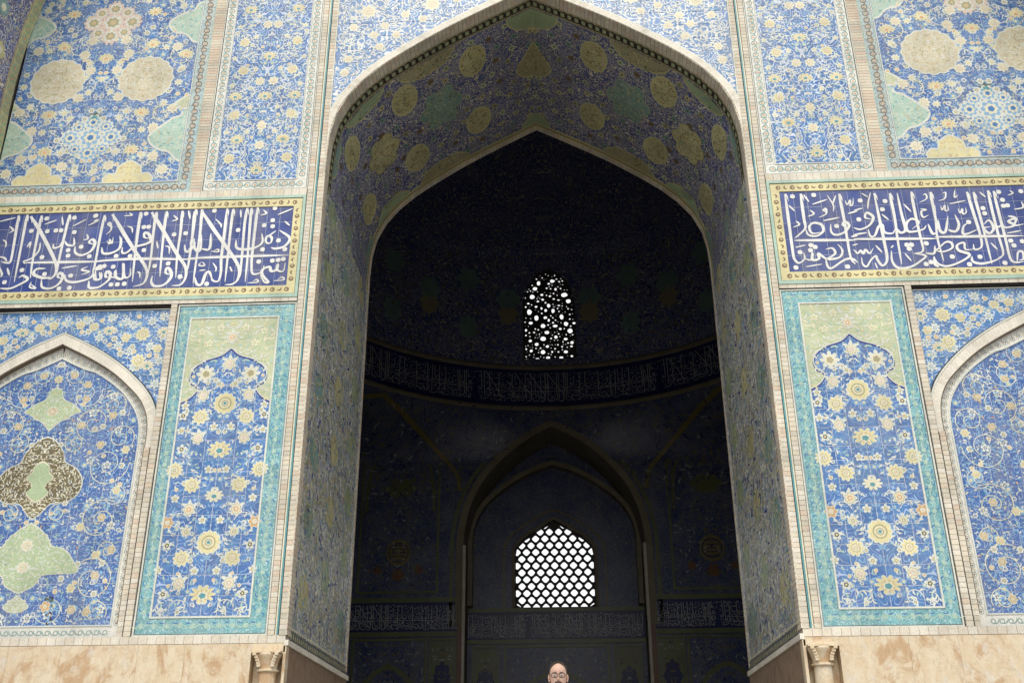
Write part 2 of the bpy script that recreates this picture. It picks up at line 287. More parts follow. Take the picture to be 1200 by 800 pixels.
INS_L="20:-10.81,11.35 -10.78,10.79 -10.76,10.28 -10.82,10.22 -10.96,10.25|20:-10.63,11.36 -10.61,10.63 -10.59,9.77|20:-10.32,11.33 -10.31,10.78 -10.30,10.23 -10.27,9.85|24:-10.54,11.32 -10.22,10.87 -9.84,10.25 -9.76,9.98 -9.84,9.83 -9.98,9.87|20:-9.72,11.33 -9.74,10.76 -9.75,10.22 -9.74,9.92|12:-11.19,11.21 -10.85,11.30|12:-10.95,11.09 -10.85,10.99 -10.93,10.93|10:-11.03,10.77 -10.95,10.71 -10.93,10.58|12:-11.02,10.37 -10.90,10.33 -10.84,10.25|14:-10.22,10.68 -10.21,10.50 -10.29,10.35 -10.38,10.28 -10.48,10.24 -10.44,10.18|12:-10.48,10.57 -10.43,10.69 -10.42,10.54|12:-10.21,11.11 -9.96,11.21|10:-9.87,11.29 -9.81,11.07|12:-9.61,11.04 -9.33,11.21|12:-9.28,11.05 -9.06,11.17|12:-10.19,11.25|12:-9.60,11.25|12:-9.16,11.28|12:-9.94,10.95|12:-9.83,10.95|12:-10.12,10.94|12:-10.46,10.96|12:-9.54,10.90|12:-9.60,10.48|12:-9.58,10.35|12:-9.34,10.55|12:-9.13,10.32|12:-10.12,10.33|14:-9.94,10.64 -9.91,10.54 -9.79,10.58 -9.74,10.76|14:-9.71,10.70 -9.63,10.60 -9.50,10.60 -9.53,10.78|18:-9.47,10.57 -9.44,10.42 -9.30,10.35 -9.12,10.44 -9.06,10.62 -9.13,10.72 -9.19,10.65 -9.08,10.59|12:-9.32,10.71 -9.23,10.74 -9.27,10.85|12:-10.80,10.10 -10.72,9.92|12:-10.97,10.13 -10.88,9.95 -10.92,9.89|12:-10.79,9.77|12:-10.48,10.04|12:-9.44,9.88|12:-9.63,9.59|12:-9.42,9.60|12:-8.91,10.03|12:-8.85,10.04|12:-9.99,9.93|18:-10.86,9.63 -10.65,9.62 -10.46,9.71 -10.32,9.82 -10.44,9.91 -10.51,9.85|18:-9.99,10.06 -10.18,10.05 -10.21,9.93 -10.00,9.84 -9.85,9.86|10:-10.23,9.76 -10.24,9.64 -10.11,9.61 -10.24,9.71|18:-10.03,9.81 -9.98,9.63 -9.80,9.60 -9.64,9.71 -9.60,9.88 -9.68,9.95 -9.70,9.86 -9.60,9.81|12:-9.66,10.06 -9.34,10.11|16:-9.57,9.91 -9.51,9.77 -9.32,9.73 -9.04,9.81 -8.98,9.93|12:-9.12,10.08 -9.24,10.01 -9.07,9.96 -9.22,9.90|16:-9.04,9.75 -9.01,9.60 -8.85,9.59 -8.74,9.63|14:-8.99,9.96 -8.93,9.78 -8.82,9.80 -8.86,9.95|18:-10.47,10.21 -9.64,10.20 -8.84,10.19|20:-8.97,11.29 -8.98,10.73 -8.98,10.13 -9.00,9.93|24:-8.80,11.31 -8.45,10.78 -8.17,10.38 -7.94,10.07 -7.86,9.86 -7.91,9.66 -8.11,9.59|22:-8.21,11.34 -8.20,10.86 -8.18,10.32 -8.14,9.70|24:-7.97,11.33 -7.69,10.91 -7.31,10.32 -7.10,10.02 -7.06,9.78 -7.14,9.61 -7.32,9.59|20:-7.88,11.33 -7.87,10.85 -7.84,10.31 -7.84,9.89|20:-7.66,11.34 -7.65,10.84 -7.62,10.24 -7.59,9.80|20:-7.33,11.34 -7.30,10.83 -7.30,10.32 -7.26,9.76|20:-7.07,11.32 -7.04,10.67 -7.03,9.96|12:-9.18,11.15 -9.07,11.20|10:-8.55,11.26 -8.38,11.27 -8.45,11.33|10:-8.44,11.01 -8.34,10.96 -8.31,10.84|12:-7.52,11.10 -7.41,11.14 -7.50,11.24|10:-7.17,11.30 -7.14,11.13|12:-8.86,10.82 -8.77,10.94 -8.82,11.10 -8.86,11.07 -8.79,11.00|10:-8.82,10.67 -8.75,10.59 -8.76,10.70 -8.70,10.60 -8.70,10.76|18:-8.90,10.52 -8.85,10.38 -8.68,10.38 -8.53,10.48 -8.52,10.66 -8.57,10.78|18:-8.47,10.51 -8.45,10.38 -8.36,10.38 -8.22,10.50 -7.91,10.61 -7.95,10.79 -8.05,10.84 -8.04,10.73 -7.94,10.70|12:-9.15,11.29|12:-8.09,11.30|12:-8.09,10.98|12:-7.99,10.98|12:-8.01,10.43|12:-8.28,10.30|12:-8.57,10.31|12:-7.43,10.78|12:-7.19,10.80|10:-7.77,10.63 -7.72,10.45|10:-7.58,10.51 -7.49,10.48 -7.47,10.32|14:-7.18,10.53 -7.13,10.37 -7.03,10.40 -6.95,10.58|18:-8.92,9.57 -8.77,9.63 -8.63,9.77 -8.63,9.91 -8.71,9.95 -8.71,9.83 -8.63,9.83|14:-8.95,10.01 -8.90,9.78 -8.80,9.80 -8.82,9.95|16:-8.62,9.83 -8.50,9.82 -8.53,9.97 -8.50,9.82 -8.35,9.79 -8.39,10.14 -8.32,9.82 -8.21,9.84 -8.22,10.02|12:-8.87,10.07|12:-8.78,10.08|12:-8.59,10.06|12:-8.57,9.65|12:-8.44,9.65|12:-8.30,9.66|12:-7.73,10.05|12:-7.46,10.10|12:-7.18,9.80|10:-8.08,9.93 -8.02,9.90 -8.00,9.78|18:-7.75,9.83 -7.75,9.68 -7.66,9.59 -7.48,9.62 -7.36,9.79 -7.40,9.95 -7.48,10.00 -7.48,9.88 -7.38,9.85|12:-7.21,9.74 -7.11,9.78|18:-9.02,10.20 -8.15,10.23 -6.90,10.18|20:-7.05,11.38 -7.04,10.82 -7.04,10.22 -7.05,9.87|20:-6.92,11.37 -6.89,10.82 -6.89,10.22 -6.89,9.63|24:-6.92,11.33 -6.63,10.90 -6.34,10.50 -6.10,10.16 -5.98,9.92 -5.99,9.69 -6.09,9.59 -6.24,9.58|20:-6.39,11.36 -6.38,10.80 -6.38,10.20 -6.35,9.88 -6.38,9.67 -6.50,9.69 -6.54,9.82|20:-6.26,11.35 -6.26,10.80 -6.25,10.26 -6.24,9.64|20:-5.97,11.36 -5.98,10.94 -5.96,10.34 -5.95,9.86 -5.97,9.69|20:-5.88,11.36 -5.86,10.79 -5.84,10.24 -5.83,9.63|20:-5.75,11.37 -5.75,10.94 -5.75,10.33 -5.74,10.03 -5.69,9.81 -5.51,9.85 -5.48,10.00|10:-7.20,11.35 -7.15,11.16|10:-6.10,11.33 -6.07,11.13|10:-6.60,11.12 -6.48,10.99 -6.46,10.91|12:-5.67,11.18 -5.55,11.22 -5.62,11.31|12:-5.31,11.18 -5.00,11.32|10:-5.15,11.02 -5.03,10.91|12:-6.65,11.32|12:-6.10,10.84|12:-5.38,11.34|12:-5.40,11.05|12:-5.57,10.94|12:-5.39,10.91|12:-5.24,10.57|12:-5.09,10.36|12:-5.55,10.37|18:-6.12,10.61 -6.09,10.43 -5.93,10.38 -5.70,10.42 -5.57,10.54 -5.60,10.75|14:-5.49,10.50 -5.39,10.53 -5.39,10.65 -5.48,10.68 -5.50,10.56 -5.42,10.49|14:-5.31,10.80 -5.49,10.65|18:-5.24,10.81 -5.01,10.62 -5.10,10.43 -5.28,10.38 -5.38,10.41|16:-7.00,10.67 -6.95,10.43 -6.84,10.39 -6.85,10.76|16:-6.81,10.42 -6.65,10.42 -6.66,10.78|14:-7.10,10.40 -7.03,10.46 -7.05,10.61 -6.98,10.67|10:-6.61,10.36 -6.46,10.34 -6.47,10.40 -6.56,10.37|10:-6.76,10.12 -6.70,10.03 -6.82,10.04 -6.78,10.12|10:-6.80,9.92 -6.67,9.93|18:-6.87,9.77 -6.81,9.61 -6.71,9.61 -6.66,9.83 -6.59,9.88 -6.50,9.69|10:-6.54,10.09 -6.46,9.97 -6.46,9.88|10:-6.18,9.99 -6.12,9.87|16:-5.54,9.79 -5.44,9.62 -5.35,9.61 -5.48,9.76 -5.51,9.89 -5.37,9.96 -5.32,9.86 -5.21,9.89 -5.20,10.02 -5.21,9.89 -5.08,9.85 -5.05,10.04|12:-6.61,9.61|12:-5.32,10.10|12:-5.20,10.11|12:-5.10,10.13|12:-5.60,10.09|10:-5.78,9.61 -5.58,9.62 -5.60,9.68 -5.68,9.64|10:-5.26,9.64 -5.05,9.66 -5.09,9.72 -5.18,9.67|18:-7.08,10.21 -6.21,10.22 -5.00,10.22"
INS_R="20:5.10,11.33 5.10,10.59 5.10,10.07 5.11,9.83 5.19,9.73 5.31,9.82 5.31,9.97|20:5.41,11.32 5.41,10.73 5.41,10.52 5.27,10.37 5.17,10.29|20:6.18,11.29 6.20,10.71 6.20,10.25 6.21,9.82 6.28,9.67|18:5.16,10.24 6.40,10.21|16:5.42,10.48 5.45,10.36 5.61,10.33 5.75,10.43 5.74,10.58 5.59,10.63 5.49,10.54 5.54,10.39 5.80,10.43|16:5.92,10.59 5.91,10.41 6.00,10.34 6.17,10.40 6.28,10.55 6.21,10.64 6.15,10.57 6.23,10.49|10:5.47,11.30 5.56,11.12|12:5.61,11.06 5.93,11.17|10:5.14,11.06 5.25,10.91|12:5.49,10.78 5.62,10.84 5.55,10.93|12:5.71,10.75 5.86,10.83 5.87,10.95 5.82,10.92 5.86,10.87|12:5.78,10.67 6.12,10.74|8:5.94,11.27 6.03,11.03 6.01,10.87|10:6.11,11.26 6.01,11.03|10:6.28,11.13 6.31,11.03 6.38,11.14 6.37,11.01 6.42,11.04 6.45,11.19|12:6.29,10.82 6.50,10.88|12:5.17,10.54 5.30,10.60 5.24,10.69|12:6.28,10.29 6.42,10.31|16:5.31,9.82 5.43,9.79 5.48,9.95 5.46,9.79 5.59,9.81 5.59,9.93 5.72,9.81 5.78,9.84|12:5.24,11.26|12:5.67,11.28|12:6.03,10.54|12:5.47,10.12|12:5.55,10.08|12:5.45,10.01|12:5.24,9.97|12:5.12,9.63|12:6.12,9.62|10:5.16,10.08 5.37,10.13|16:5.75,10.02 5.88,10.04 5.92,9.92 5.77,9.80 5.99,9.83 6.07,9.98 6.00,10.13|16:5.72,9.81 5.74,9.63 5.82,9.60 6.08,9.77 6.24,9.79 6.33,9.70|10:5.31,9.64 5.64,9.69|10:6.28,10.09 6.39,10.12|20:6.88,11.28 6.90,10.59 6.91,10.19 6.91,9.77 6.80,9.62 6.72,9.75 6.70,9.84 6.59,9.75 6.49,9.61 6.42,9.67 6.42,9.82|20:7.19,11.27 7.20,10.67 7.18,10.21 7.17,9.64|18:7.34,11.27 7.35,10.76 7.37,10.42 7.26,10.35 7.20,10.46|20:7.62,11.29 7.62,10.75 7.63,10.26 7.63,9.93 7.46,9.87|20:8.00,11.27 8.00,10.71 8.00,10.40|16:6.64,10.45 6.66,10.29 6.75,10.30 6.85,10.50 6.93,10.54 6.95,10.37 7.10,10.34 7.16,10.43|16:7.79,10.50 7.71,10.41 7.47,10.36 7.39,10.42 7.42,10.57 7.54,10.66 7.66,10.57 7.50,10.42|16:7.83,10.53 7.88,10.31 7.99,10.34|16:6.36,10.49 6.49,10.45 6.68,10.54 6.78,10.72 6.67,10.83 6.62,10.72 6.74,10.67|8:6.63,11.29 6.75,11.19|10:6.81,11.30 6.73,11.06 6.70,10.91|10:6.42,10.89 6.61,10.94|12:6.34,10.33 6.61,10.37|10:6.96,10.79 7.08,10.65|10:7.43,11.01 7.55,10.82|10:7.74,11.03 7.90,11.12 7.90,11.23 7.84,11.20|12:7.74,10.89 7.85,10.86 7.75,10.83 7.76,10.69 7.88,10.74|14:6.29,10.00 6.36,9.91 6.42,9.97 6.47,9.90 6.52,9.99 6.59,9.90 6.68,10.02|10:6.73,10.08 6.84,9.91|12:7.02,10.01 7.08,10.07|16:7.02,9.95 7.00,9.71 7.10,9.56 7.34,9.58 7.57,9.72 7.66,9.82 7.44,9.87|12:6.58,11.12|12:6.49,10.68|12:7.07,11.09|12:6.99,10.90|12:7.34,10.07|12:7.43,10.07|12:7.37,9.98|12:7.64,9.63|12:7.74,9.67|12:7.72,10.09|10:7.27,9.88 7.37,9.70|8:6.66,9.69 6.69,9.55|14:7.67,9.87 7.83,9.86 7.88,10.04|16:7.82,9.80 7.81,9.62 7.88,9.56|18:6.32,10.23 7.99,10.19|20:8.72,11.25 8.77,10.68 8.80,10.22 8.77,9.98 8.63,9.93 8.63,10.05|20:8.85,11.24 8.88,10.62 8.89,10.16 8.90,9.59|20:9.14,11.27 9.14,10.70 9.15,10.21 9.16,9.82 9.03,9.71|20:9.25,11.25 9.26,10.64 9.27,10.15 9.27,9.73 9.34,9.62 9.53,9.63|18:8.04,10.62 8.04,10.37 8.14,10.35 8.25,10.70|18:8.20,10.39 8.27,10.35 8.36,10.36 8.43,10.51 8.39,10.73|12:8.04,10.96 7.96,10.25 7.99,9.68|14:8.62,10.54 8.51,10.45 8.47,10.29 8.57,10.29 8.80,10.39|16:8.92,10.49 9.02,10.58 9.08,10.49 9.08,10.37 8.98,10.28 8.90,10.40 9.04,10.43|14:9.10,10.46 9.19,10.42 9.26,10.48|16:9.28,10.48 9.32,10.40 9.51,10.45 9.40,10.54 9.57,10.60 9.51,10.45 9.70,10.47|14:9.42,10.66 9.57,10.63|10:8.13,11.06 8.26,11.11 8.30,11.25 8.24,11.23|10:8.49,11.30 8.46,11.13 8.54,11.19|10:8.15,10.95 8.16,10.84 8.23,10.95 8.22,10.83 8.28,10.84 8.29,10.96|10:8.33,10.98 8.67,11.05|10:8.48,10.87 8.50,10.76 8.56,10.86 8.55,10.74 8.62,10.77 8.63,10.89|10:8.97,11.24 9.07,11.11|10:9.51,11.14 9.62,11.19 9.57,11.25|12:9.57,10.81 9.75,10.85 9.75,10.99|10:9.32,10.27 9.61,10.32|14:7.88,9.92 8.01,9.89 8.20,9.97 8.20,10.09 8.09,10.10 7.91,9.95 7.87,9.98|16:7.83,9.74 7.88,9.62 8.05,9.57 8.33,9.67 8.51,9.81 8.32,9.91 8.31,10.03 8.45,10.08 8.45,9.93 8.61,9.93|16:8.55,9.78 8.55,9.66 8.70,9.61 8.91,9.65 9.11,9.73|10:8.97,10.07 9.07,9.91|14:9.39,9.63 9.45,9.84 9.54,9.84 9.52,9.69 9.43,9.66|12:8.63,10.55|12:8.97,10.86|12:8.98,10.74|12:9.35,11.23|12:9.39,11.04|12:9.38,10.90|12:9.46,10.91|12:9.79,11.23|12:8.17,9.78|12:8.70,9.76|12:8.47,9.60|12:9.15,9.61|12:9.36,10.10|12:9.40,9.99|12:9.58,10.08|18:7.91,10.23 9.64,10.20"
# ------------------------------------------------------------------ masonry core of the portal
ARC=catm([(4.40,11.0),(4.40,12.2),(4.38,13.0),(4.28,13.6),(4.0,14.2),(3.4,14.88),(2.4,15.62),(1.45,16.22),(0,17.03)])
def offset_curve(P,d):
    g=np.gradient(P,axis=0); g/=np.hypot(*g.T)[:,None]; return P+np.stack([g[:,1],-g[:,0]],1)*d
TOPZ=18.4
def wall_with_arch(mb,curve,hw,z0,z1,y0,y1,m=0,reveal=False):
    """front and back faces of a wall with a pointed opening (curve: right half, spring to apex)"""
    C=[(curve[0][0],z0)]+[tuple(p) for p in curve]
    for s in (-1,1):
        for y in (y0,y1):
            V=[];Fs=[]
            for (x,z) in C: V+= [(s*x,y,z)]
            n=len(C)
            V+= [(s*hw,y,z) for x,z in C]
            Fs=[(i,i+1,n+i+1,n+i) for i in range(n-1)]
            mb.raw(V,Fs,m)
            mb.raw([(0,y,C[-1][1]),(s*hw,y,C[-1][1]),(s*hw,y,z1),(0,y,z1)],[(0,1,2,3)],m)
        mb.raw([(s*hw,y0,z0),(s*hw,y1,z0),(s*hw,y1,z1),(s*hw,y0,z1)],[(0,1,2,3)],m)
        if reveal:
            V=[(s*x,y0,z) for x,z in C]+[(s*x,y1,z) for x,z in C]; n=len(C)
            mb.raw(V,[(i,i+1,n+i+1,n+i) for i in range(n-1)],m)
    mb.raw([(-hw,y0,z1),(hw,y0,z1),(hw,y1,z1),(-hw,y1,z1)],[(0,1,2,3)],m)
FLOOR=-.53
pw=thing('portal_wall','tall masonry wall of the iwan, carrying all the tiled panels around the deep pointed archway','wall')
mb=MB([MATS['brick_b']]); wall_with_arch(mb,offset_curve(ARC,.03),14.5,FLOOR,27,.30,5.35,0,True); mb.build('wall_core',pw)
mb=MB([MATS['plaster']]); mb.box(-11.6,11.6,-.02,.3,TOPZ,TOPZ+.25); mb.build('cornice',pw)
# ------------------------------------------------------------------ small builders
def tile_mesh(name,w_,h_,th,mat,bev=.003):
    b=bev; a,c=w_/2,h_/2
    V=[(-a,th,-c),(a,th,-c),(a,th,c),(-a,th,c),(-a,b*.6,-c),(a,b*.6,-c),(a,b*.6,c),(-a,b*.6,c),(-a+b,0,-c+b),(a-b,0,-c+b),(a-b,0,c-b),(-a+b,0,c-b)]
    Fq=[(8,9,10,11),(4,5,9,8),(5,6,10,9),(6,7,11,10),(7,4,8,11),(0,1,5,4),(1,2,6,5),(2,3,7,6),(3,0,4,7)]
    return mesh_np(name,V,[np.array(Fq)],[np.zeros(9)],[mat])
def tiles(parent,s,u0,u1,z0,z1,nx,nz,y,mat,name='tile',clip=None,th=.04,keep=None,jit=.0012,gap=.006):
    """grid of separate glazed tiles; clip(u)->lowest z that belongs to the panel"""
    w_=(u1-u0)/nx; h_=(z1-z0)/nz; rnd=random.Random(int(u0*100+z0*10+nx)); me=tile_mesh(name,w_-gap,h_-gap,th,mat)
    for i in range(nx):
        for j in range(nz):
            a,b=u0+i*w_,u0+(i+1)*w_; c,d=z0+j*h_,z0+(j+1)*h_
            if keep and not keep((a+b)/2,(c+d)/2,w_/2,h_/2): continue
            if clip is not None:
                us=np.linspace(a+gap/2,b-gap/2,7); lo=np.maximum(clip(us),c+gap/2); hi=d-gap/2
                ok=lo<hi-.004
                if not ok.any(): continue
                if (lo>c+gap).any():
                    V=[];Q=[]
                    for k in range(7):
                        l=min(lo[k],hi-.001); V+=[(s*us[k],y,l),(s*us[k],y,hi)]
                    for k in range(6):
                        if ok[k] or ok[k+1]: Q.append((2*k,2*k+2,2*k+3,2*k+1))
                    link(name,mesh_np(name,V,[np.array(Q)],[np.zeros(len(Q))],[mat]),parent); continue
            o=link(name,me,parent,(s*(a+b)/2,y+rnd.uniform(-jit,jit),(c+d)/2))
def backing(parent,s,u0,u1,z0,z1,y0,y1=.301,name='grout_bed'):
    mb=MB([MATS['grout']]); mb.box(s*u0,s*u1,y0,y1,z0,z1); return mb.build(name,parent)
def bricks(parent,s,u0,u1,z0,z1,y,y1=.30,course=.092,vertical=True,name='brick_course',seed=1,mats=None,cols=(0,0,1,1,2,2,3,4)):
    rnd=random.Random(seed); mb=MB((mats or BRM)+[MATS['mortar']]); K=len(mats or BRM)
    a,b=sorted((s*u0,s*u1))
    mb.box(a+.002,b-.002,y+.003,y1,z0,z1,K)
    n=max(1,round(((z1-z0) if vertical else (b-a))/course)); 
    for i in range(n):
        g=.0048; c=rnd.choice(cols)%K; dy=rnd.uniform(-.0012,.0012)
        if vertical: zz=z0+(z1-z0)*i/n; mb.box(a,b,y+dy,y1-.02,zz+g,z0+(z1-z0)*(i+1)/n-g,c)
        else: xx=a+(b-a)*i/n; mb.box(xx+g,a+(b-a)*(i+1)/n-g,y+dy,y1-.02,z0,z1,c)
    return stuff(mb.build(name,parent))
def strip(parent,s,u0,u1,z0,z1,y,mat,y1=.30,name='glazed_strip'):
    mb=MB([MATS[mat]]); mb.box(s*u0,s*u1,y,y1,z0,z1); return mb.build(name,parent)
def frame(parent,s,u0,u1,z0,z1,w_,y,mat,y1=.30,name='white_fillet',top=True):
    """thin raised rectangle outline"""
    mb=MB([MATS[mat]])
    mb.box(s*u0,s*(u0+w_),y,y1,z0,z1); mb.box(s*(u1-w_),s*u1,y,y1,z0,z1)
    mb.box(s*(u0+w_),s*(u1-w_),y,y1,z0,z0+w_)
    if top: mb.box(s*(u0+w_),s*(u1-w_),y,y1,z1-w_,z1)
    return mb.build(name,parent)
rng=np.random.default_rng(7)
def leaf_fill(inl,u0,u1,z0,z1,inside,dens,cols,ln=.11,wd=.034,axis=None,h=.0015,seed=1,curl=2.2):
    """scatter curled leaves, mirrored about the axis"""
    r=np.random.default_rng(seed); n=int((u1-u0)*(z1-z0)*dens*(.5 if axis is not None else 1))
    if axis is not None: u1_=axis
    else: u1_=u1
    C=np.stack([r.uniform(u0,u1_,n),r.uniform(z0,z1,n)],1)
    # blue-noise thinning on a jittered grid
    g=math.sqrt(1/dens); key=np.floor(C/g).astype(int); _,ix=np.unique(key[:,0]*10007+key[:,1],return_index=True); 
    C2=(key[ix]+.5)*g+r.uniform(-.38,.38,(len(ix),2))*g
    C2=C2[inside(C2[:,0],C2[:,1])]
    n=len(C2); A=2.1*np.sin(C2[:,0]*3.1+1.3*np.sin(C2[:,1]*2.3))+2.0*np.cos(C2[:,1]*2.7+C2[:,0])+r.normal(0,.7,n)
    Ln=r.uniform(.7,1.3,n)*ln; Wd=r.uniform(.7,1.25,n)*wd; K=r.choice([-1,1],n)*r.uniform(.6,1,n)*curl
    names,p=zip(*cols); cc=r.choice([CI[k] for k in names],n,p=np.array(p)/sum(p))
    inl.commas(C2,A,Ln,Wd,K,cc,h)
    if axis is not None:
        C3=C2.copy(); C3[:,0]=2*axis-C3[:,0]; k=inside(C3[:,0],C3[:,1])
        if k.any(): inl.commas(C3[k],(math.pi-A)[k],Ln[k],Wd[k],-K[k],cc[k],h)
def dot_fill(inl,u0,u1,z0,z1,inside,dens,axis,seed,R=.055,h=.0026,cols=('white','light_blue','pale_yellow'),ctr=('cobalt','yellow','orange','olive')):
    r=np.random.default_rng(seed); n=int((axis-u0)*(z1-z0)*dens); C=np.stack([r.uniform(u0,axis,n),r.uniform(z0,z1,n)],1)
    g=math.sqrt(.7/dens); key=np.floor(C/g).astype(int); _,ix=np.unique(key[:,0]*10007+key[:,1],return_index=True); C=C[ix]; C=C[inside(C[:,0],C[:,1])]
    for k in range(4):
        D=C[k::4]
        if not len(D): continue
        for E in (D,np.stack([2*axis-D[:,0],D[:,1]],1)):
            E=E[inside(E[:,0],E[:,1])]
            if not len(E): continue
            RR=R*(1+.35*(k%2)); inl.star(E,RR,(6,5,8,6)[k],.75,cols[k%len(cols)],h); inl.star(E,RR*.5,5,.8,ctr[k],h+.0008); inl.star(E,RR*.22,4,.8,'white',h+.0016)
def spiral(inl,c,R,turns,a0,dirn,wd,col,h=.0022,n=40,leaves=True,r=None,lc='white'):
    t=np.linspace(0,1,n); rad=R*(1-.86*t); a=a0+dirn*turns*2*math.pi*t
    P=np.stack([c[0]+rad*np.cos(a),c[1]+rad*np.sin(a)],1); inl.ribbon(P,wd,col,h)
    if leaves:
        k=np.arange(3,n-4,3); sgn=np.where((np.arange(len(k))%2)==0,1,-1)
        C=P[k]+np.stack([np.cos(a[k]),np.sin(a[k])],1)*(sgn*.045)[:,None]
        inl.commas(C,a[k]+dirn*1.57+sgn*.9,np.full(len(k),.10),np.full(len(k),.035),sgn*1.5,np.full(len(k),CI[lc]),h)
    return P
def yflower(inl,C,R=.17,pet='yellow',ctr='buff',ax=1.,n=8,rot=0.,h=.003):
    C=np.atleast_2d(C)
    inl.star(C,R*1.04,n,.72,'white',h,ax,rot,pw=.8); inl.star(C,R*.92,n,.62,pet,h+.0008,ax,rot,pw=.8); inl.star(C,R*.55,n,.7,'olive' if pet!='pale_yellow' else 'buff',h+.0016,ax,rot); inl.star(C,R*.44,n,.75,'pale_yellow',h+.0024,ax,rot); inl.star(C,R*.24,6,.85,ctr,h+.0032,ax); inl.star(C,R*.12,6,.8,'white',h+.004,ax)
def lotus(inl,C,R=.2,pet='yellow',h=.003,ctr='turquoise'):
    C=np.atleast_2d(C)
    inl.star(C,R*1.1,10,.62,'white',h,.72,0,pw=.7); inl.star(C,R,10,.58,pet,h+.0008,.72,0,pw=.7); inl.star(C+[0,-R*.06],R*.62,9,.7,'buff',h+.0012,.75); inl.star(C+[0,-R*.1],R*.5,7,.7,'pale_yellow',h+.0016,.8); inl.star(C+[0,-R*.12],R*.3,5,.8,ctr,h+.0024,.8)
def wflower(inl,C,R=.11,ctr='black',n=5,h=.0028,pet='white',c2='yellow'):
    C=np.atleast_2d(C)
    inl.star(C,R,n,.55,pet,h,1,.3,pw=.6); inl.star(C,R*.42,n,.8,ctr,h+.0008); inl.star(C,R*.22,4,.9,c2,h+.0016)
def palmette(inl,C,R=.15,up=1.57,h=.0028,pet='white',ctr='pink'):
    """pointed bud with side leaves"""
    C=np.atleast_2d(C)
    inl.star(C,R*.95,7,.7,pet,h,1.1,0,pw=.8); inl.star(C,R*.72,7,.72,'olive',h+.0008,1.1); inl.star(C,R*.64,7,.72,'pale_yellow',h+.0016,1.1); inl.star(C,R*.40,6,.8,ctr,h+.0024); inl.star(C,R*.2,5,.8,'white',h+.0032)
    for k in (-1,0,1):
        D=C+R*np.array([math.cos(up+k*.9),math.sin(up+k*.9)]); n=len(D)
        inl.commas(D,np.full(n,up+k*.9),np.full(n,R*.9),np.full(n,R*.45),np.full(n,k*1.2),np.full(n,CI[pet]),h+.0004)
def mir(L,ax): return [(ax+d*k,z) for d,z in L for k in ((1,-1) if abs(d)>.03 else (1,))]
def medallion(parent,s,c,R,col,y,h=.003,lob=16,ratio=.94,fill='buff',ln=.085,ax=1.,name='medallion',ground='cream',label=None,seed=3,line='white',dens=380):
    m=Inlay(); c=np.array(c)
    m.star([c],R*1.06,lob,ratio,line,h,ax,seg=4,rings=2); m.star([c],R,lob,ratio,ground,h+.001,ax,rings=2)
    ins=lambda u,v:(((u-c[0])**2+((v-c[1])/ax)**2)<(R*.90)**2)
    leaf_fill(m,c[0]-R,c[0]+R,c[1]-R,c[1]+R,ins,dens,[(fill,1.2),('white',3),('olive',1.8)],ln,.022,axis=c[0],h=h+.0018,seed=seed)
    o=m.build(name,flat(s,y),parent); del o['kind']
    if label: o['label']=label
    return o
def lobed(inl,P,ax,col,line='white',h=.003,mirror=True,grow=.03):
    """outline given for one half (top to bottom), mirrored about ax"""
    P=smooth(P,4); H=[(ax+a,b) for a,b in P]+[(ax-a,b) for a,b in P[::-1] if abs(a)>.02]
    c=np.mean(H,axis=0); G=[(c[0]+(a-c[0])*(1+grow/max(.3,abs(a-c[0])+abs(b-c[1]))),c[1]+(b-c[1])*(1+grow/max(.3,abs(a-c[0])+abs(b-c[1])))) for a,b in H]
    inl.poly(G,line,h); inl.poly(H,col,h+.001); return H
def in_poly(H):
    H=np.asarray(H)
    def f(u,v):
        r=np.zeros(np.shape(u),bool); n=len(H)
        for i in range(n):
            x1,y1=H[i]; x2,y2=H[(i+1)%n]
            cnd=((y1>v)!=(y2>v)); 
            if y1!=y2: r^=cnd&(u<(x2-x1)*(v-y1)/(y2-y1)+x1)
        return r
    return f
def chain_border(parent,fn,u0,u1,v,wd,pitch,col='brown',col2='white',name='border_pattern',vertical=False,h=.002,kind=0):
    """row of small curls along a border"""
    i=Inlay(); n=max(2,int(round((u1-u0)/pitch))); t=u0+(np.arange(n)+.5)*(u1-u0)/n
    C=np.stack([np.full(n,v),t],1) if vertical else np.stack([t,np.full(n,v)],1)
    r=np.random.default_rng(int(abs(u0)*100+v*10))
    A=np.where(np.arange(n)%2==0,.7,-.7)+(math.pi/2 if vertical else 0)
    if kind==0:    # dark curls on yellow
        i.ring(C[::2],wd*.34,wd*.15,col,h,9); i.commas(C[1::2],A[1::2]+r.normal(0,.5,len(A[1::2])),np.full(len(C[1::2]),wd*.8),np.full(len(C[1::2]),wd*.26),np.full(len(C[1::2]),2.8),np.full(len(C[1::2]),CI[col]),h)
        i.commas(C[::2]+(0.0,0.0),A[::2]+.8,np.full(len(C[::2]),wd*.75),np.full(len(C[::2]),wd*.16),np.full(len(C[::2]),-2.0),np.full(len(C[::2]),CI[col]),h+.0005)
    else:          # guilloche: interlacing S curls with round eyes
        i.ring(C,wd*.36,wd*.10,col,h,12); i.star(C,wd*.13,5,.8,'orange' if kind==2 else col,h+.0006)
        i.commas(C+((0,pitch/2) if vertical else (pitch/2,0)),A,np.full(n,wd*.9),np.full(n,wd*.13),np.full(n,2.2),np.full(n,CI[col]),h+.0004)
    return i.build(name,fn,parent)
SIDE={-1:'left',1:'right'}
INS={}
